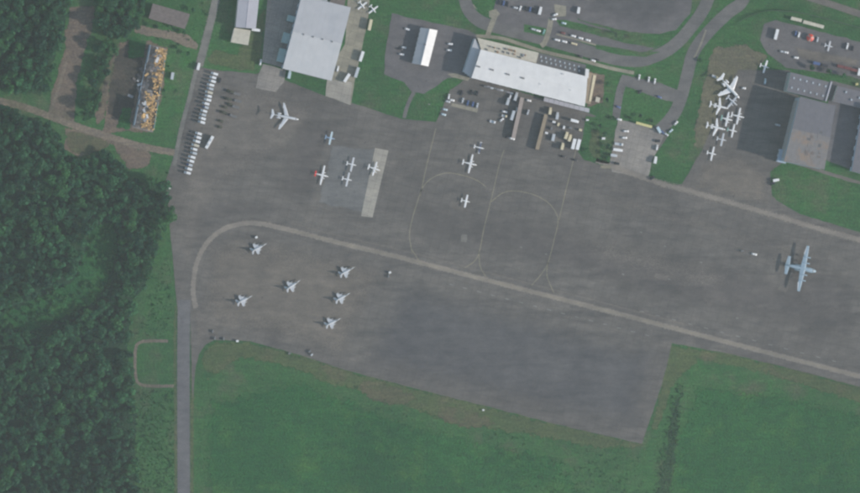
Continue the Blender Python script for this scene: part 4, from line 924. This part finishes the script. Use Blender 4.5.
put(car('dark_paint'), 'car', 'car', 400, 49, -8, 'dark car above the white one left of the gabled warehouse')
put(car('silver_van'), 'car', 'car', 403.5, 47.5, -8, 'silver car above the white one left of the gabled warehouse')
put(car('white_paintwork'), 'car', 'car', 450, 44, -5, 'upper of two cars in the shade between warehouse and terminal')
put(car('white_paintwork'), 'car', 'car', 449, 50.2, -5, 'lower of two cars in the shade between warehouse and terminal')
# terminal ramp
gr = 'vehicles on the ramp below the terminal'
V = [(car('white_paintwork',5,van=True),'van','van',448.5,97,80,'white van beside the grass at the left of the terminal ramp'),
 (car('white_paintwork'),'car','car',451.8,100.2,-10,'bright white car at the left end of the ramp kerb'),
 (car('silver_van'),'car','car',447.5,101.5,-10,'silver car beside the left end of the ramp kerb'),
 (car('pale_blue_paint'),'car','car',444.8,109.5,-12,'upper pale blue car at the left edge of the ramp'),
 (car('pale_blue_paint'),'car','car',443.3,114.5,-12,'lower pale blue car at the left edge of the ramp'),
 (car('dark_paint'),'car','car',461.5,93,75,'leftmost dark car of the upper row on the ramp'),
 (car('dark_paint'),'car','car',471.5,92.5,75,'dark car in the middle of the upper row on the ramp'),
 (car('dark_paint'),'car','car',477,93.5,75,'rightmost dark car of the upper row on the ramp'),
 (car('silver_van'),'car','car',462.5,100.5,75,'silver car at the left of the lower row on the ramp'),
 (car('blue_paint'),'car','car',467.5,103,75,'second car of the lower row on the ramp, dark blue'),
 (car('blue_paint'),'car','car',472.6,104.3,75,'third car of the lower row on the ramp, dark blue'),
 (car('silver_van'),'car','car',477,105.5,75,'silver car at the right of the lower row on the ramp'),
 (flatbed(L=5),'flatbed_truck','truck',492.3,121.8,-15,'white flatbed lying alone out on the ramp'),
 (car('white_paintwork',5,van=True),'van','van',510,96.5,72,'white van top left of the columns beside the pinkish walkway'),
 (box_truck('silver_van',6.5),'box_truck','truck',507.3,101.5,72,'pale truck in the left column beside the pinkish walkway'),
 (box_truck('silver_van',7.5),'box_truck','truck',515.3,96.5,72,'pale truck at the top of the column touching the pinkish walkway'),
 (car('white_paintwork',4.8),'car','car',504.5,111.8,-10,'white car in the left column, upper of two'),
 (flatbed('cream_paint',4.6),'flatbed_truck','truck',504,116,-10,'cream flatbed between two white vehicles in the left column'),
 (car('white_paintwork',4.2),'car','car',501.5,119.8,40,'white car at the foot of the left column'),
 (trailer('silver_van',8.5),'semi_trailer','trailer',512,115.5,73,'long silver trailer in the shade of the pinkish walkway'),
 (car('silver_van'),'car','car',516.5,110,75,'silver car above the long silver trailer'),
 (car('white_paintwork'),'car','car',528.5,100.5,-12,'white car right of the top of the pinkish walkway'),
 (car('silver_van',5,van=True),'van','van',527.5,112.5,70,'silver van right of the middle of the pinkish walkway'),
 (car('white_paintwork',5),'car','car',511.8,138.6,-14,'white car at the lower end of the pinkish walkway'),
 (car('dark_paint'),'car','car',507.3,137.5,-14,'dark car left of the lower end of the pinkish walkway'),
 (box_truck('cream_paint',6.2,2.4,3.8),'box_truck','truck',549.5,111,80,'cream truck just right of the top of the olive walkway'),
 (box_truck('silver_van',6.2),'box_truck','truck',556.6,115.8,80,'grey truck second from the olive walkway'),
 (box_truck(L=7.6,ht=4.2),'box_truck','truck',574,121,-14,'white truck lying crosswise near the terminal canopy'),
 (box_truck('cream_paint',6.5,2.5,4.0),'box_truck','truck',565.7,135.5,70,'left one of two cream trucks near the grass island'),
 (box_truck('cream_paint',6.2,2.4,3.8),'box_truck','truck',569.2,138,70,'right one of two cream trucks near the grass island'),
 (box_truck('cream_paint',6.2,2.4,3.8),'box_truck','truck',561.8,146.3,75,'cream truck standing lowest on the terminal ramp'),
 (trailer(L=9.2,w=2.9,ht=3.4),'semi_trailer','trailer',573,144,76,'left one of two white trailers against the grass island'),
 (trailer('plane_white',9.2,2.9,3.4),'semi_trailer','trailer',577.6,144.6,76,'right one of two white trailers against the grass island'),
 (container('silver_van'),'shipping_container','container',552.8,137.5,78,'grey container right of the foot of the olive walkway'),
 (car('dark_paint'),'car','car',563,156.5,-10,'left one of two dark cars by the ramp edge'),
 (car('dark_paint'),'car','car',575,160,-10,'right one of two dark cars by the ramp edge'),
 (cart('white_paintwork'),'ground_cart','cart',587,120,0,'small white cart on the tip of the grass island'),
 (cart('white_paintwork',3,2,2),'ground_cart','cart',603,138.5,0,'white box on the right side of the grass island'),
 (car('white_paintwork'),'car','car',619,119.5,-10,'white car at the top left corner of the pale eastern ramp'),
 # pale eastern ramp
 (car('white_paintwork',5),'car','car',625.7,131.2,0,'topmost white car in the left column of the pale ramp'),
 (car('white_paintwork',5),'car','car',624,137.8,0,'second white car in the left column of the pale ramp'),
 (flatbed(L=7.5),'flatbed_truck','truck',618.5,144.2,-8,'white flatbed in the left column of the pale ramp'),
 (box_truck(L=8.6,ht=3.2),'box_truck','truck',617.3,150,-8,'longest white truck in the left column of the pale ramp'),
 (box_truck('silver_van',6),'box_truck','truck',613.3,155.5,-8,'short pale truck at the foot of the left column of the pale ramp'),
 (jeep('dark_paint'),'jeep','jeep',616.5,163.5,-8,'dark jeep at the foot of the pale ramp'),
 (car('white_paintwork',5,van=True),'van','van',656.6,147.8,78,'upper white van at the right edge of the pale ramp'),
 (box_truck(L=6.2,ht=3.2),'box_truck','truck',654.8,160,78,'lower white truck at the right edge of the pale ramp'),
 (jeep('dark_paint'),'jeep','jeep',657.5,141,0,'dark jeep above the upper white van on the pale ramp'),
 (jeep('dark_paint'),'jeep','jeep',652,178,30,'dark jeep at the lower right corner of the pale ramp'),
 (box_truck('pale_blue_paint',6),'box_truck','truck',658.3,130,-60,'pale blue truck at the end of the curving road'),
 (car('silver_van'),'car','car',666,134.3,-30,'silver car right of the pale blue truck'),
 (car('blue_paint'),'car','car',662,132,-40,'blue car between the pale blue truck and the silver car'),
 (car('pale_blue_paint'),'car','car',670.5,131,40,'pale blue car on the bend of the road'),
 (car('white_paintwork'),'car','car',675.7,123.2,45,'bright white car on the last bend of the road'),
 # small car park
 (car('white_paintwork',4.8),'car','car',639,77.2,80,'left one of three white cars in the small car park'),
 (car('white_paintwork',4.8),'car','car',648.5,79.4,80,'middle one of three white cars in the small car park'),
 (car('white_paintwork',4.8),'car','car',654.6,81.2,80,'right one of three white cars in the small car park'),
 (car('dark_paint'),'car','car',640,92,30,'dark car on the lower side of the small car park'),
 (car('blue_paint'),'car','car',659,97,-20,'dark blue car on the lower side of the small car park'),
 (car('blue_paint'),'car','car',618,107,-20,'dark blue car on the narrow service road'),
 # frontage
 (car('white_paintwork'),'car','car',520,8.4,70,'white car at the top left of the frontage car park'),
 (car('silver_van'),'car','car',515.2,7.8,-10,'silver car at the top left of the frontage car park'),
 (box_truck(L=7,ht=3),'box_truck','truck',539.6,10.8,75,'white truck in the upper frontage car park'),
 (car('white_paintwork',4.6),'car','car',555,14.8,20,'upper of two white cars at the pedestrian crossing'),
 (car('white_paintwork',4.6),'car','car',553.7,19.2,5,'lower of two white cars at the pedestrian crossing'),
 (box_truck(L=5.6,ht=2.8),'box_truck','truck',578,10.4,80,'white truck at the corner of the big empty car park'),
 (car('pale_blue_paint'),'car','car',563.5,23.2,-12,'pale blue car beside the grass strip'),
 (car('silver_van'),'car','car',533,29.3,-14,'left silver car on the small grass island'),
 (car('white_paintwork',4.8),'car','car',537.8,30.7,-14,'right pale car on the small grass island'),
 (car('plane_green'),'car','car',543.6,32,70,'teal car on the small grass island'),
 (car('white_paintwork',5),'car','car',573,36,-14,'first of three white cars in the upper frontage row'),
 (car('white_paintwork',5),'car','car',580.3,38.2,-14,'second of three white cars in the upper frontage row'),
 (car('white_paintwork',5),'car','car',587.6,40.2,-14,'third of three white cars in the upper frontage row'),
 (car('white_paintwork',5.4),'car','car',556.8,40,-12,'left white car in the lower frontage row'),
 (car('white_paintwork',5.2),'car','car',564,41.6,-12,'right white car in the lower frontage row'),
 (car('cream_paint',6,van=True),'van','van',573.6,43.8,-14,'tan van at the right of the lower frontage row'),
 (car('maroon_paint'),'car','car',562.5,33,-14,'dark red car left of the upper frontage row'),
 (car('dark_paint'),'car','car',580,56.3,-14,'dark car on the frontage road near the terminal corner'),
 (car('white_paintwork'),'car','car',593,60.6,-14,'white car on the frontage road near the terminal corner'),
 (car('dark_paint'),'car','car',597.5,60.2,-14,'dark car just right of the white car on the frontage road'),
 # eastern car park
 (trailer(L=9.2),'semi_trailer','trailer',775.6,34.5,75,'white trailer standing upright at the left of the eastern car park'),
 (car('white_paintwork',5.2,van=True),'van','van',798.4,35,75,'white van left of the red tent'),
 (car('blue_paint'),'car','car',795.5,33.5,75,'dark blue car left of the white van and red tent'),
 (car('silver_van',5,van=True),'van','van',817,39.8,75,'silver van right of the red tent'),
 (car('white_paintwork',6,van=True),'van','van',846.8,46.4,75,'white van at the right of the eastern car park'),
 (car('dark_paint'),'car','car',852.5,48.5,75,'dark car right of the white van'),
 (car('white_paintwork'),'car','car',785.8,52.4,-10,'bright white car right of its silver neighbour'),
 (car('silver_van'),'car','car',782,51.6,-10,'silver car touching the bright white car'),
 (car('white_paintwork',4.6),'car','car',795.8,57.7,-5,'white car alone at the lower edge of the eastern car park'),
 (box_truck(L=6.4,ht=3),'box_truck','truck',858.5,72,80,'white truck at the right edge above the dark block'),
 (cart('yellow_body',2.4,1.8,1.8),'ground_cart','cart',856.3,84.2,10,'small yellow cart near the right edge'),
 (container('maroon_paint'),'shipping_container','container',840,66.5,-12,'left one of three dark red containers in the row'),
 (container('maroon_paint'),'shipping_container','container',847,68.3,-12,'middle one of three dark red containers in the row'),
 (container('maroon_paint'),'shipping_container','container',853.8,70.2,-12,'right one of three dark red containers in the row'),
 (container('blue_paint'),'shipping_container','container',816,63.5,-12,'left one of two dark containers above the skylit roof'),
 (container('dark_paint'),'shipping_container','container',824,65.5,-12,'right one of two dark containers above the skylit roof'),
 # apron odds and ends
 (box_truck(L=5.6,ht=2.8),'box_truck','truck',775.5,180.2,10,'white truck at the left tip of the eastern lawn'),
 (jeep('dark_paint'),'jeep','jeep',772.5,183.5,20,'dark jeep below the white truck at the lawn tip'),
 (car('white_paintwork',5),'car','car',754,254.2,-12,'white car alone on the apron left of the big transport'),
 (cart('vent_dark',2.6),'ground_cart','cart',741.8,251,0,'dark cart left of the lone white car on the apron'),
 (car('silver_van',4.8),'car','car',777.5,125,-12,'silver car in the shadow of the tall hangar'),
 (car('pale_blue_paint',5.2,van=True),'van','van',764.7,81.5,80,'pale van in the shadow below the lone high wing plane'),
 (car('white_paintwork',3.8),'car','car',743.5,88.2,-5,'small white car just right of the largest jet'),
 (flatbed('cream_paint',5.5),'flatbed_truck','truck',714.5,76.8,-25,'cream flatbed behind the tail of the largest jet'),
 (cart('white_paintwork',2.2,1.7,1.8),'ground_cart','cart',256,237.3,20,'small white cart beside the fighter near the curved taxiway'),
 (cart('white_paintwork',2.2,1.7,1.8),'ground_cart','cart',389.5,272.5,20,'small white cart alone right of the fighters'),
 (cart('vent_dark'),'ground_cart','cart',388.3,276.3,80,'dark cart just below the lone white cart'),
 (cart('white_paintwork',2.2,1.7,1.8),'ground_cart','cart',237,341,0,'small white cart on the grass edge below the fighters'),
 (cart('vent_dark',2.4),'ground_cart','cart',212.5,331.5,70,'dark cart at the top of a group of three by the grass'),
 (cart('vent_dark',2.4),'ground_cart','cart',214.5,338.5,80,'lower left dark cart of a group of three by the grass'),
 (cart('vent_dark',2.4),'ground_cart','cart',223.5,339,80,'right dark cart of a group of three by the grass'),
 (cart('vent_dark',2.6),'ground_cart','cart',309.3,351.5,40,'upper dark cart at the south edge of the apron'),
 (cart('silver_van',2.2),'ground_cart','cart',311.5,354.8,40,'lower pale cart at the south edge of the apron'),
 (cart('vent_dark',2.0),'ground_cart','cart',289,353.5,10,'dark cart alone on the south edge of the apron'),
 (cart('white_paintwork',1.8,1.4,1.4),'ground_cart','cart',483,410,0,'tiny white box in the grass south of the apron'),
 (cart('white_paintwork',2,1.4,1.5),'ground_cart','cart',169.5,188.3,0,'tiny pale box at the forest edge below the truck rows'),
 (container('silver_van'),'shipping_container','container',172,76,80,'pale green grey container in the grass right of the wreck'),
]
for m, nm, cat, x, y, hd, lab in V: put(m, nm, cat, x, y, hd, lab, gr if (440 < x < 585 and 88 < y < 150) else None)
gk = 'baggage carts along the terminal wall'
for i in range(9):
    put(cart(('vent_dark','steel','silver_van')[i % 3], 2.8, 1.6, 1.5), 'baggage_cart', 'cart', 485+i*3.3, 86.2+i*.86+random.uniform(-.4,.4), -15, f'{ORD[i]} baggage cart from the left in the line below the terminal wall', gk)
for i, (x, y, w) in enumerate(((553.5,122,'just below the grey truck by the olive walkway'),(558,124.5,'farther below the grey truck by the olive walkway'),(570,128,'right of centre between the crosswise white truck and the cream trucks'),(563.5,127.5,'left of centre above the pair of cream trucks'),(580,130,'nearest the grass island below the crosswise white truck'),(551,128.5,'just above the grey container'),(546,133,'between the grey container and the olive walkway'))):
    put(cart(('white_paintwork','cream_paint','vent_dark')[i % 3], 2.8, 1.8, 1.8), 'ground_cart', 'cart', x, y, (-14,76)[i % 2], ('white','cream','dark')[i % 3]+' small cart '+w, 'small carts among the cream trucks')
gc = 'cars in the top row of the frontage car park'
for i, (x, c, w) in enumerate(((499.5,'dark_paint','leftmost of three close cars at the top left of the frontage car park'),(503.4,'blue_paint','dark blue middle one of three close cars at top left of the frontage'),(507.3,'dark_paint','rightmost of three close cars at the top left of the frontage car park'),(526.0,'dark_paint','left one of three close cars beside the white truck at the frontage'),(529.8,'blue_paint','dark blue middle one of three close cars beside the frontage white truck'),(533.8,'dark_paint','right one of three close cars beside the white truck at the frontage'))):
    put(car(c), 'car', 'car', x, 2.4+(x-500)*.24, 76, w, gc)
# red tent
t = thing('party_tent', 'round red tent in the middle of the eastern car park', 'tent', P(809.6,37.8)+zt)
N = 12; top = Vector((0,0,4.2))
for i in range(N):
    a0, a1 = 2*math.pi*i/N, 2*math.pi*(i+1)/N
    q = [Vector((3.4*math.cos(a),3.4*math.sin(a),2.4)) for a in (a0,a1)]
    link('canopy_panel', mesh('canopy_panel', [q[0],q[1],top*1, q[0]-Vector((0,0,.5)), q[1]-Vector((0,0,.5))], [(0,1,2),(3,4,1,0)], 'red_paint' if i % 4 else 'pink_roof'), t)
    if i % 2 == 0: link('pole', G().tube((3.3*math.cos(a0),3.3*math.sin(a0),0),(3.3*math.cos(a0),3.3*math.sin(a0),2.4),.06,n=6).mesh('pole','steel'), t)

# ------------------------------------------------------------------ vegetation
def inside(x, y, poly):
    c = False; n = len(poly); j = n-1
    for i in range(n):
        xi, yi = poly[i]; xj, yj = poly[j]
        if (yi > y) != (yj > y) and x < (xj-xi)*(y-yi)/(yj-yi)+xi: c = not c
        j = i
    return c
def crown_arrays(rng, Rr, Hc, base, nq, size, lobes=8):
    """leaf clumps on a lumpy crown: quads on the shells of several lobes"""
    C = []
    for k in range(lobes):
        a = rng.uniform(0, 2*np.pi); rr = Rr*.62*np.sqrt(rng.uniform(.02, 1)); C.append((rr*np.cos(a), rr*np.sin(a), base+Hc*rng.uniform(.35,.78)*(1-.35*(rr/Rr)**2), Rr*rng.uniform(.28,.5)))
    C.append((0, 0, base+Hc*.6, Rr*.5)); C = np.array(C)
    w = C[:,3]**2; idx = rng.choice(len(C), nq, p=w/w.sum())
    d = rng.normal(size=(nq,3)); d[:,2] = np.abs(d[:,2])*1.0-.25; d /= np.linalg.norm(d,axis=1)[:,None]
    r = C[idx,3]*rng.uniform(.72,1.12,nq); p = C[idx,:3]+d*r[:,None]*np.array([1,1,.8])
    nrm = d+rng.normal(size=(nq,3))*.55; nrm /= np.linalg.norm(nrm,axis=1)[:,None]
    t = np.cross(nrm, rng.normal(size=(nq,3))); t /= np.linalg.norm(t,axis=1)[:,None]; bb = np.cross(nrm, t)
    s = size*rng.uniform(.6,1.35,nq)[:,None]; e = rng.uniform(.55,.9,nq)[:,None]
    v = np.stack([p-t*s, p-bb*s*e, p+t*s, p+bb*s*e], 1).reshape(-1,3)
    return v
def quads_mesh(name, v, mat, tint=None):
    n = len(v)//4; me = bpy.data.meshes.new(name)
    me.vertices.add(len(v)); me.vertices.foreach_set('co', v.astype(np.float32).ravel())
    me.loops.add(4*n); me.loops.foreach_set('vertex_index', np.arange(4*n, dtype=np.int32))
    me.polygons.add(n); me.polygons.foreach_set('loop_start', np.arange(0,4*n,4,dtype=np.int32)); me.polygons.foreach_set('loop_total', np.full(n,4,dtype=np.int32))
    me.update(calc_edges=True); me.materials.append(MATS[mat])
    if tint is not None:
        at = me.attributes.new('tint','FLOAT','POINT'); at.data.foreach_set('value', tint.astype(np.float32))
    return me
rng = np.random.default_rng(5)
def trunk_mesh(rnd, Rr, Ht):
    g = G().tube((0,0,-.3),(rnd.uniform(-.2,.2),rnd.uniform(-.2,.2),Ht*.55),.34,.2,n=7)
    for k in range(5):
        a = rnd.uniform(0,6.28); z0 = Ht*rnd.uniform(.3,.5); g.tube((0,0,z0),(Rr*.55*math.cos(a),Rr*.55*math.sin(a),z0+Ht*.28),.14,.05,n=5)
    return g.mesh('trunk', 'bark')
TREES = []
rn = random.Random(3)
for k in range(10):
    Rr, Ht = 5.0, rn.uniform(8.5,11.5)
    TREES.append((quads_mesh('crown', crown_arrays(rng, Rr, Ht*.75, Ht*.3, 520, .62, rn.randint(6,10)), 'leaves'), trunk_mesh(rn, Rr, Ht)))
BRIGHT = [(lambda c: (c.materials.clear(), c.materials.append(MATS['shrub_leaves']), c)[2])(t[0].copy()) for t in TREES]
SHRUB = [(quads_mesh('foliage', crown_arrays(rng, 2.2, 2.6, .1, 170, .42, 6), 'shrub_leaves'), G().tube((0,0,-.2),(0,0,1.2),.1,.06,n=6).mesh('stem','bark')) for k in range(4)]
def add_tree(x, y, s, label, group, name='broadleaf_tree', bright=0):
    k = rn.randrange(len(TREES)); cm, tm = TREES[k]
    if rn.random() < bright: cm = BRIGHT[k]
    r = thing(name, label, 'tree', P(x, y), rn.uniform(0,6.28), group, s)
    link('trunk', tm, r); link('crown', cm, r)
def add_shrub(x, y, s, label, group=None):
    cm, tm = SHRUB[rn.randrange(4)]; r = thing('shrub', label, 'shrub', P(x, y)+Vector((0,0,Z2)), rn.uniform(0,6.28), group, s)
    link('stem', tm, r); link('foliage', cm, r)
names = ['broadleaf tree in the large forest at the lower left', 'broadleaf tree in the wood at the upper left corner', 'broadleaf tree in the dark grove above the wrecked hangar', 'broadleaf tree in the narrow belt beside the dirt clearing']
gps = ['trees of the large lower left forest', 'trees of the upper left wood', 'trees of the grove above the wreck', 'trees of the belt by the clearing']
spots = []; grid = {}
def free(x, y, r):
    cx, cy_ = int(x//16), int(y//16)
    for i in (-1,0,1):
        for k in (-1,0,1):
            for (a, b_, q) in grid.get((cx+i, cy_+k), ()):
                if (a-x)**2+(b_-y)**2 < (.62*(q+r))**2: return False
    return True
def claim(x, y, r): grid.setdefault((int(x//16), int(y//16)), []).append((x, y, r))
def where(x, y, z_, s):
    big = 'large crowned' if s > 1.15 else 'small crowned'
    if z_ == 0:
        if y < 172 and x < 115: w = 'of the lower left forest just below the dirt road'
        elif x > 138 and y < 300: w = 'on the forest edge beside the apron'
        elif x > 112 and y > 300: w = 'on the forest edge facing the access road'
        elif min((x-a)**2+(y-b_)**2 for a, b_ in CLEARING) < 260: w = 'beside the bright shrubby clearing inside the forest'
        elif y > 400: w = 'deep in the bottom left corner of the forest'
        elif y > 320: w = 'deep in the forest below the shrubby clearing'
        else: w = 'deep in the forest above the shrubby clearing'
        return f'{big} tree {w}', f'{big} trees {w}'
    if z_ == 1:
        w = 'on the wood edge along the dirt clearing at upper left' if x > 44 else ('of the upper left wood near the dirt road' if y > 70 else 'inside the upper left corner wood')
        return f'{big} tree {w}', f'{big} trees {w}'
    return names[z_], gps[z_]
bbox = [(-10,175,95,500), (-10,75,-5,100), (95,150,-5,42), (80,117,38,125)]
count = [0]*4; quota = [215, 48, 20, 14]
for z_, poly in enumerate(FOREST):
    x0, x1, y0, y1 = bbox[z_]; tries = 0
    while count[z_] < quota[z_] and tries < 9000:
        tries += 1; x, y = rn.uniform(x0,x1), rn.uniform(y0,y1); s = rn.triangular(.62,1.65,.95)*(.85 if z_ == 3 else 1)
        if not inside(x, y, poly) or inside(x, y, CLEARING): continue
        if not free(x, y, 5.2*s): continue
        claim(x, y, 5.2*s); lb, gp_ = where(x, y, z_, s); add_tree(x, y, s*.98, lb, gp_, bright=.9 if z_ == 3 else max(.05, .28+.45*math.sin(x*.045+1.2)*math.sin(y*.031-.4)+(.25 if x > 118 and y < 260 else 0))); count[z_] += 1
# the rest of the canopy, closed and uncountable
VAR = [crown_arrays(rng, 3.6, 6.0, 1.2, 150, .72, 6) for k in range(8)]; LOW = [crown_arrays(rng, 2.2, 2.6, .0, 70, .6, 6) for k in range(6)]
def canopy(name, label, polys, n, rmin, rmax, low, mat, avoid=None, only=None, spread=.45):
    V_, T_ = [], []
    for poly in polys:
        xs = [p[0] for p in poly]; ys = [p[1] for p in poly]; a = abs(area2(poly))/2
        for k in range(int(n*a/50000)):
            x, y = rn.uniform(min(xs),max(xs)), rn.uniform(min(ys),max(ys))
            if not inside(x, y, poly) or (avoid and inside(x, y, avoid)): continue
            p = P(x, y); s = rn.uniform(rmin,rmax); th = rn.uniform(0,6.28); c, q = math.cos(th), math.sin(th)
            v = (LOW if low else VAR)[rn.randrange(6)]; m = np.array([[c,-q,0],[q,c,0],[0,0,1]])*s
            V_.append(v @ m.T + np.array([p.x,p.y,0])); T_.append(np.full(len(v), rn.random()))
    o = link(name, quads_mesh(name, np.concatenate(V_), mat, np.concatenate(T_))); o['kind'] = 'stuff'
    return tag(o, label, 'trees' if not low else 'undergrowth')
canopy('forest_canopy', 'closed mass of smaller trees filling the woods at left', FOREST, 2600, .4, 1.3, False, 'leaves', CLEARING)
canopy('forest_undergrowth', 'low bright shrubs in the forest clearing and along its edges', [CLEARING], 5000, .5, 1.1, True, 'shrub_leaves')
edge = [[(138,302),(153,292),(160,262),(168,240),(172,240),(170,300),(168,338),(136,338)], [(138,392),(174,390),(174,540),(136,540)], [(128,170),(150,168),(168,172),(170,186),(150,182)], [(150,4),(212,0),(196,60),(168,110),(160,130),(158,100),(170,50),(150,36),(138,24)]]
canopy('scrub', 'low scrub and weeds on the verges beside the forest', edge, 1000, .25, .55, True, 'shrub_leaves')
canopy('scrub', 'dark band of tall scrub in the ditch of the right field', [[(676,382),(684,386),(680,430),(672,490),(666,500),(654,500),(658,460),(664,420)]], 13000, .18, .42, True, 'shrub_leaves')
canopy('scrub', 'rough weeds along the slope below the apron', [[(480,432),(560,436),(640,452),(650,500),(540,500),(500,450)], [(360,400),(420,412),(480,440),(470,460),(380,425)]], 1500, .2, .45, True, 'shrub_leaves')
# grass tufts that roughen the fields
def tufts(name, label, polys, dens, s0, s1):
    V_, T_ = [], []
    for poly in polys:
        xs = [p[0] for p in poly]; ys = [p[1] for p in poly]; a = abs(area2(poly))/2
        for k in range(int(a*dens)):
            x, y = rn.uniform(min(xs),max(xs)), rn.uniform(min(ys),max(ys))
            if not inside(x, y, poly): continue
            p = P(x, y); s = rn.uniform(s0,s1); t0 = rn.random()
            for j in range(3):
                th = rn.uniform(0,3.14); c, q = math.cos(th)*s, math.sin(th)*s; h = s*rn.uniform(.5,.9)
                V_ += [(p.x-c,p.y-q,.02),(p.x+c,p.y+q,.02),(p.x+c*.7+q*.3,p.y+q*.7-c*.3,h),(p.x-c*.7+q*.3,p.y-q*.7-c*.3,h)]; T_ += [t0]*4
    o = link(name, quads_mesh(name, np.array(V_), 'shrub_leaves', np.array(T_))); o['kind'] = 'stuff'; return tag(o, label, 'grass')
tufts('field_grass', 'rough tall grass of the lower left field', [[(200,400),(260,372),(330,392),(400,410),(480,438),(600,470),(660,500),(196,500)]], .12, .25, .55)
tufts('field_grass', 'rough tall grass of the lower right field', [[(690,382),(760,388),(880,418),(880,500),(676,500)]], .12, .25, .55)
tufts('field_grass', 'tufted grass on the verge left of the access road', [[(140,392),(174,390),(174,500),(138,500)], [(150,296),(168,250),(172,300),(168,336),(142,338)]], .25, .3, .7)
# single trees and shrubs one can point to
for x, y, s, lab in ((604,134,.55,'small dark tree at the right edge of the ramp grass island'), (607,146,.5,'small dark tree lower on the ramp grass island'), (599,126,.45,'small tree at the upper tip of the ramp grass island'),
                     (793,152.5,.62,'lone green tree at the foot of the tall hangar'), (640,116,.4,'small tree above the yellowish awning'), (607,84,.5,'small tree right of the terminal cargo shed'),
                     (606,100,.45,'small tree below the one by the cargo shed'), (811,67,.6,'tree above the left half of the skylit roof'), (828,71,.55,'tree above the right half of the skylit roof'),
                     (843,76,.5,'tree left of the white truck at the right edge'), (155,26,.55,'tree against the lower left side of the old shed'), (184,32,.5,'tree against the lower right side of the old shed'),
                     (188,54,.45,'tree between the wreck and the truck rows'), (140,8,.7,'tree at the left end of the old shed'), (192,10,.5,'tree at the right end of the old shed')):
    add_tree(x, y, s, lab, None)
for i, (x, y) in enumerate(((612,118),(630,117),(652,121),(600,152),(606,158),(585,150),(700,60),(798,156),(168,66),(164,90),(176,48))):
    add_shrub(x, y, rn.uniform(.7,1.2), ['low shrub at the upper left corner of the pale ramp','low shrub left of the yellowish awning','low shrub right of the yellowish awning','low shrub inside the ramp grass island','low shrub at the foot of the ramp grass island','low shrub at the left edge of the ramp grass island','low shrub beside the road bend','low shrub right of the lone tree by the tall hangar','low shrub right of the top of the wreck','low shrub right of the middle of the wreck','low shrub between old shed and wreck'][i])

# ------------------------------------------------------------------ haze between the ground and the satellite
hx, hz0, hz1 = 11500, -1.5, D+60
hz = link('haze', G().box(-hx,hx,-hx,hx,hz0,hz1).mesh('haze', None)); hz['kind'] = 'stuff'
hz['label'] = 'thin pale haze filling the air over the airfield'; hz['category'] = 'haze'
hm = bpy.data.materials.new('haze'); hm.use_nodes = True; hn = hm.node_tree; hn.nodes.clear()
ho = hn.nodes.new('ShaderNodeOutputMaterial'); pv = hn.nodes.new('ShaderNodeVolumePrincipled')
pv.inputs['Color'].default_value = (.80, .88, 1.0, 1); pv.inputs['Density'].default_value = HAZE_DENSITY; pv.inputs['Anisotropy'].default_value = .2
hn.links.new(pv.outputs[0], ho.inputs['Volume']); hz.data.materials.append(hm)
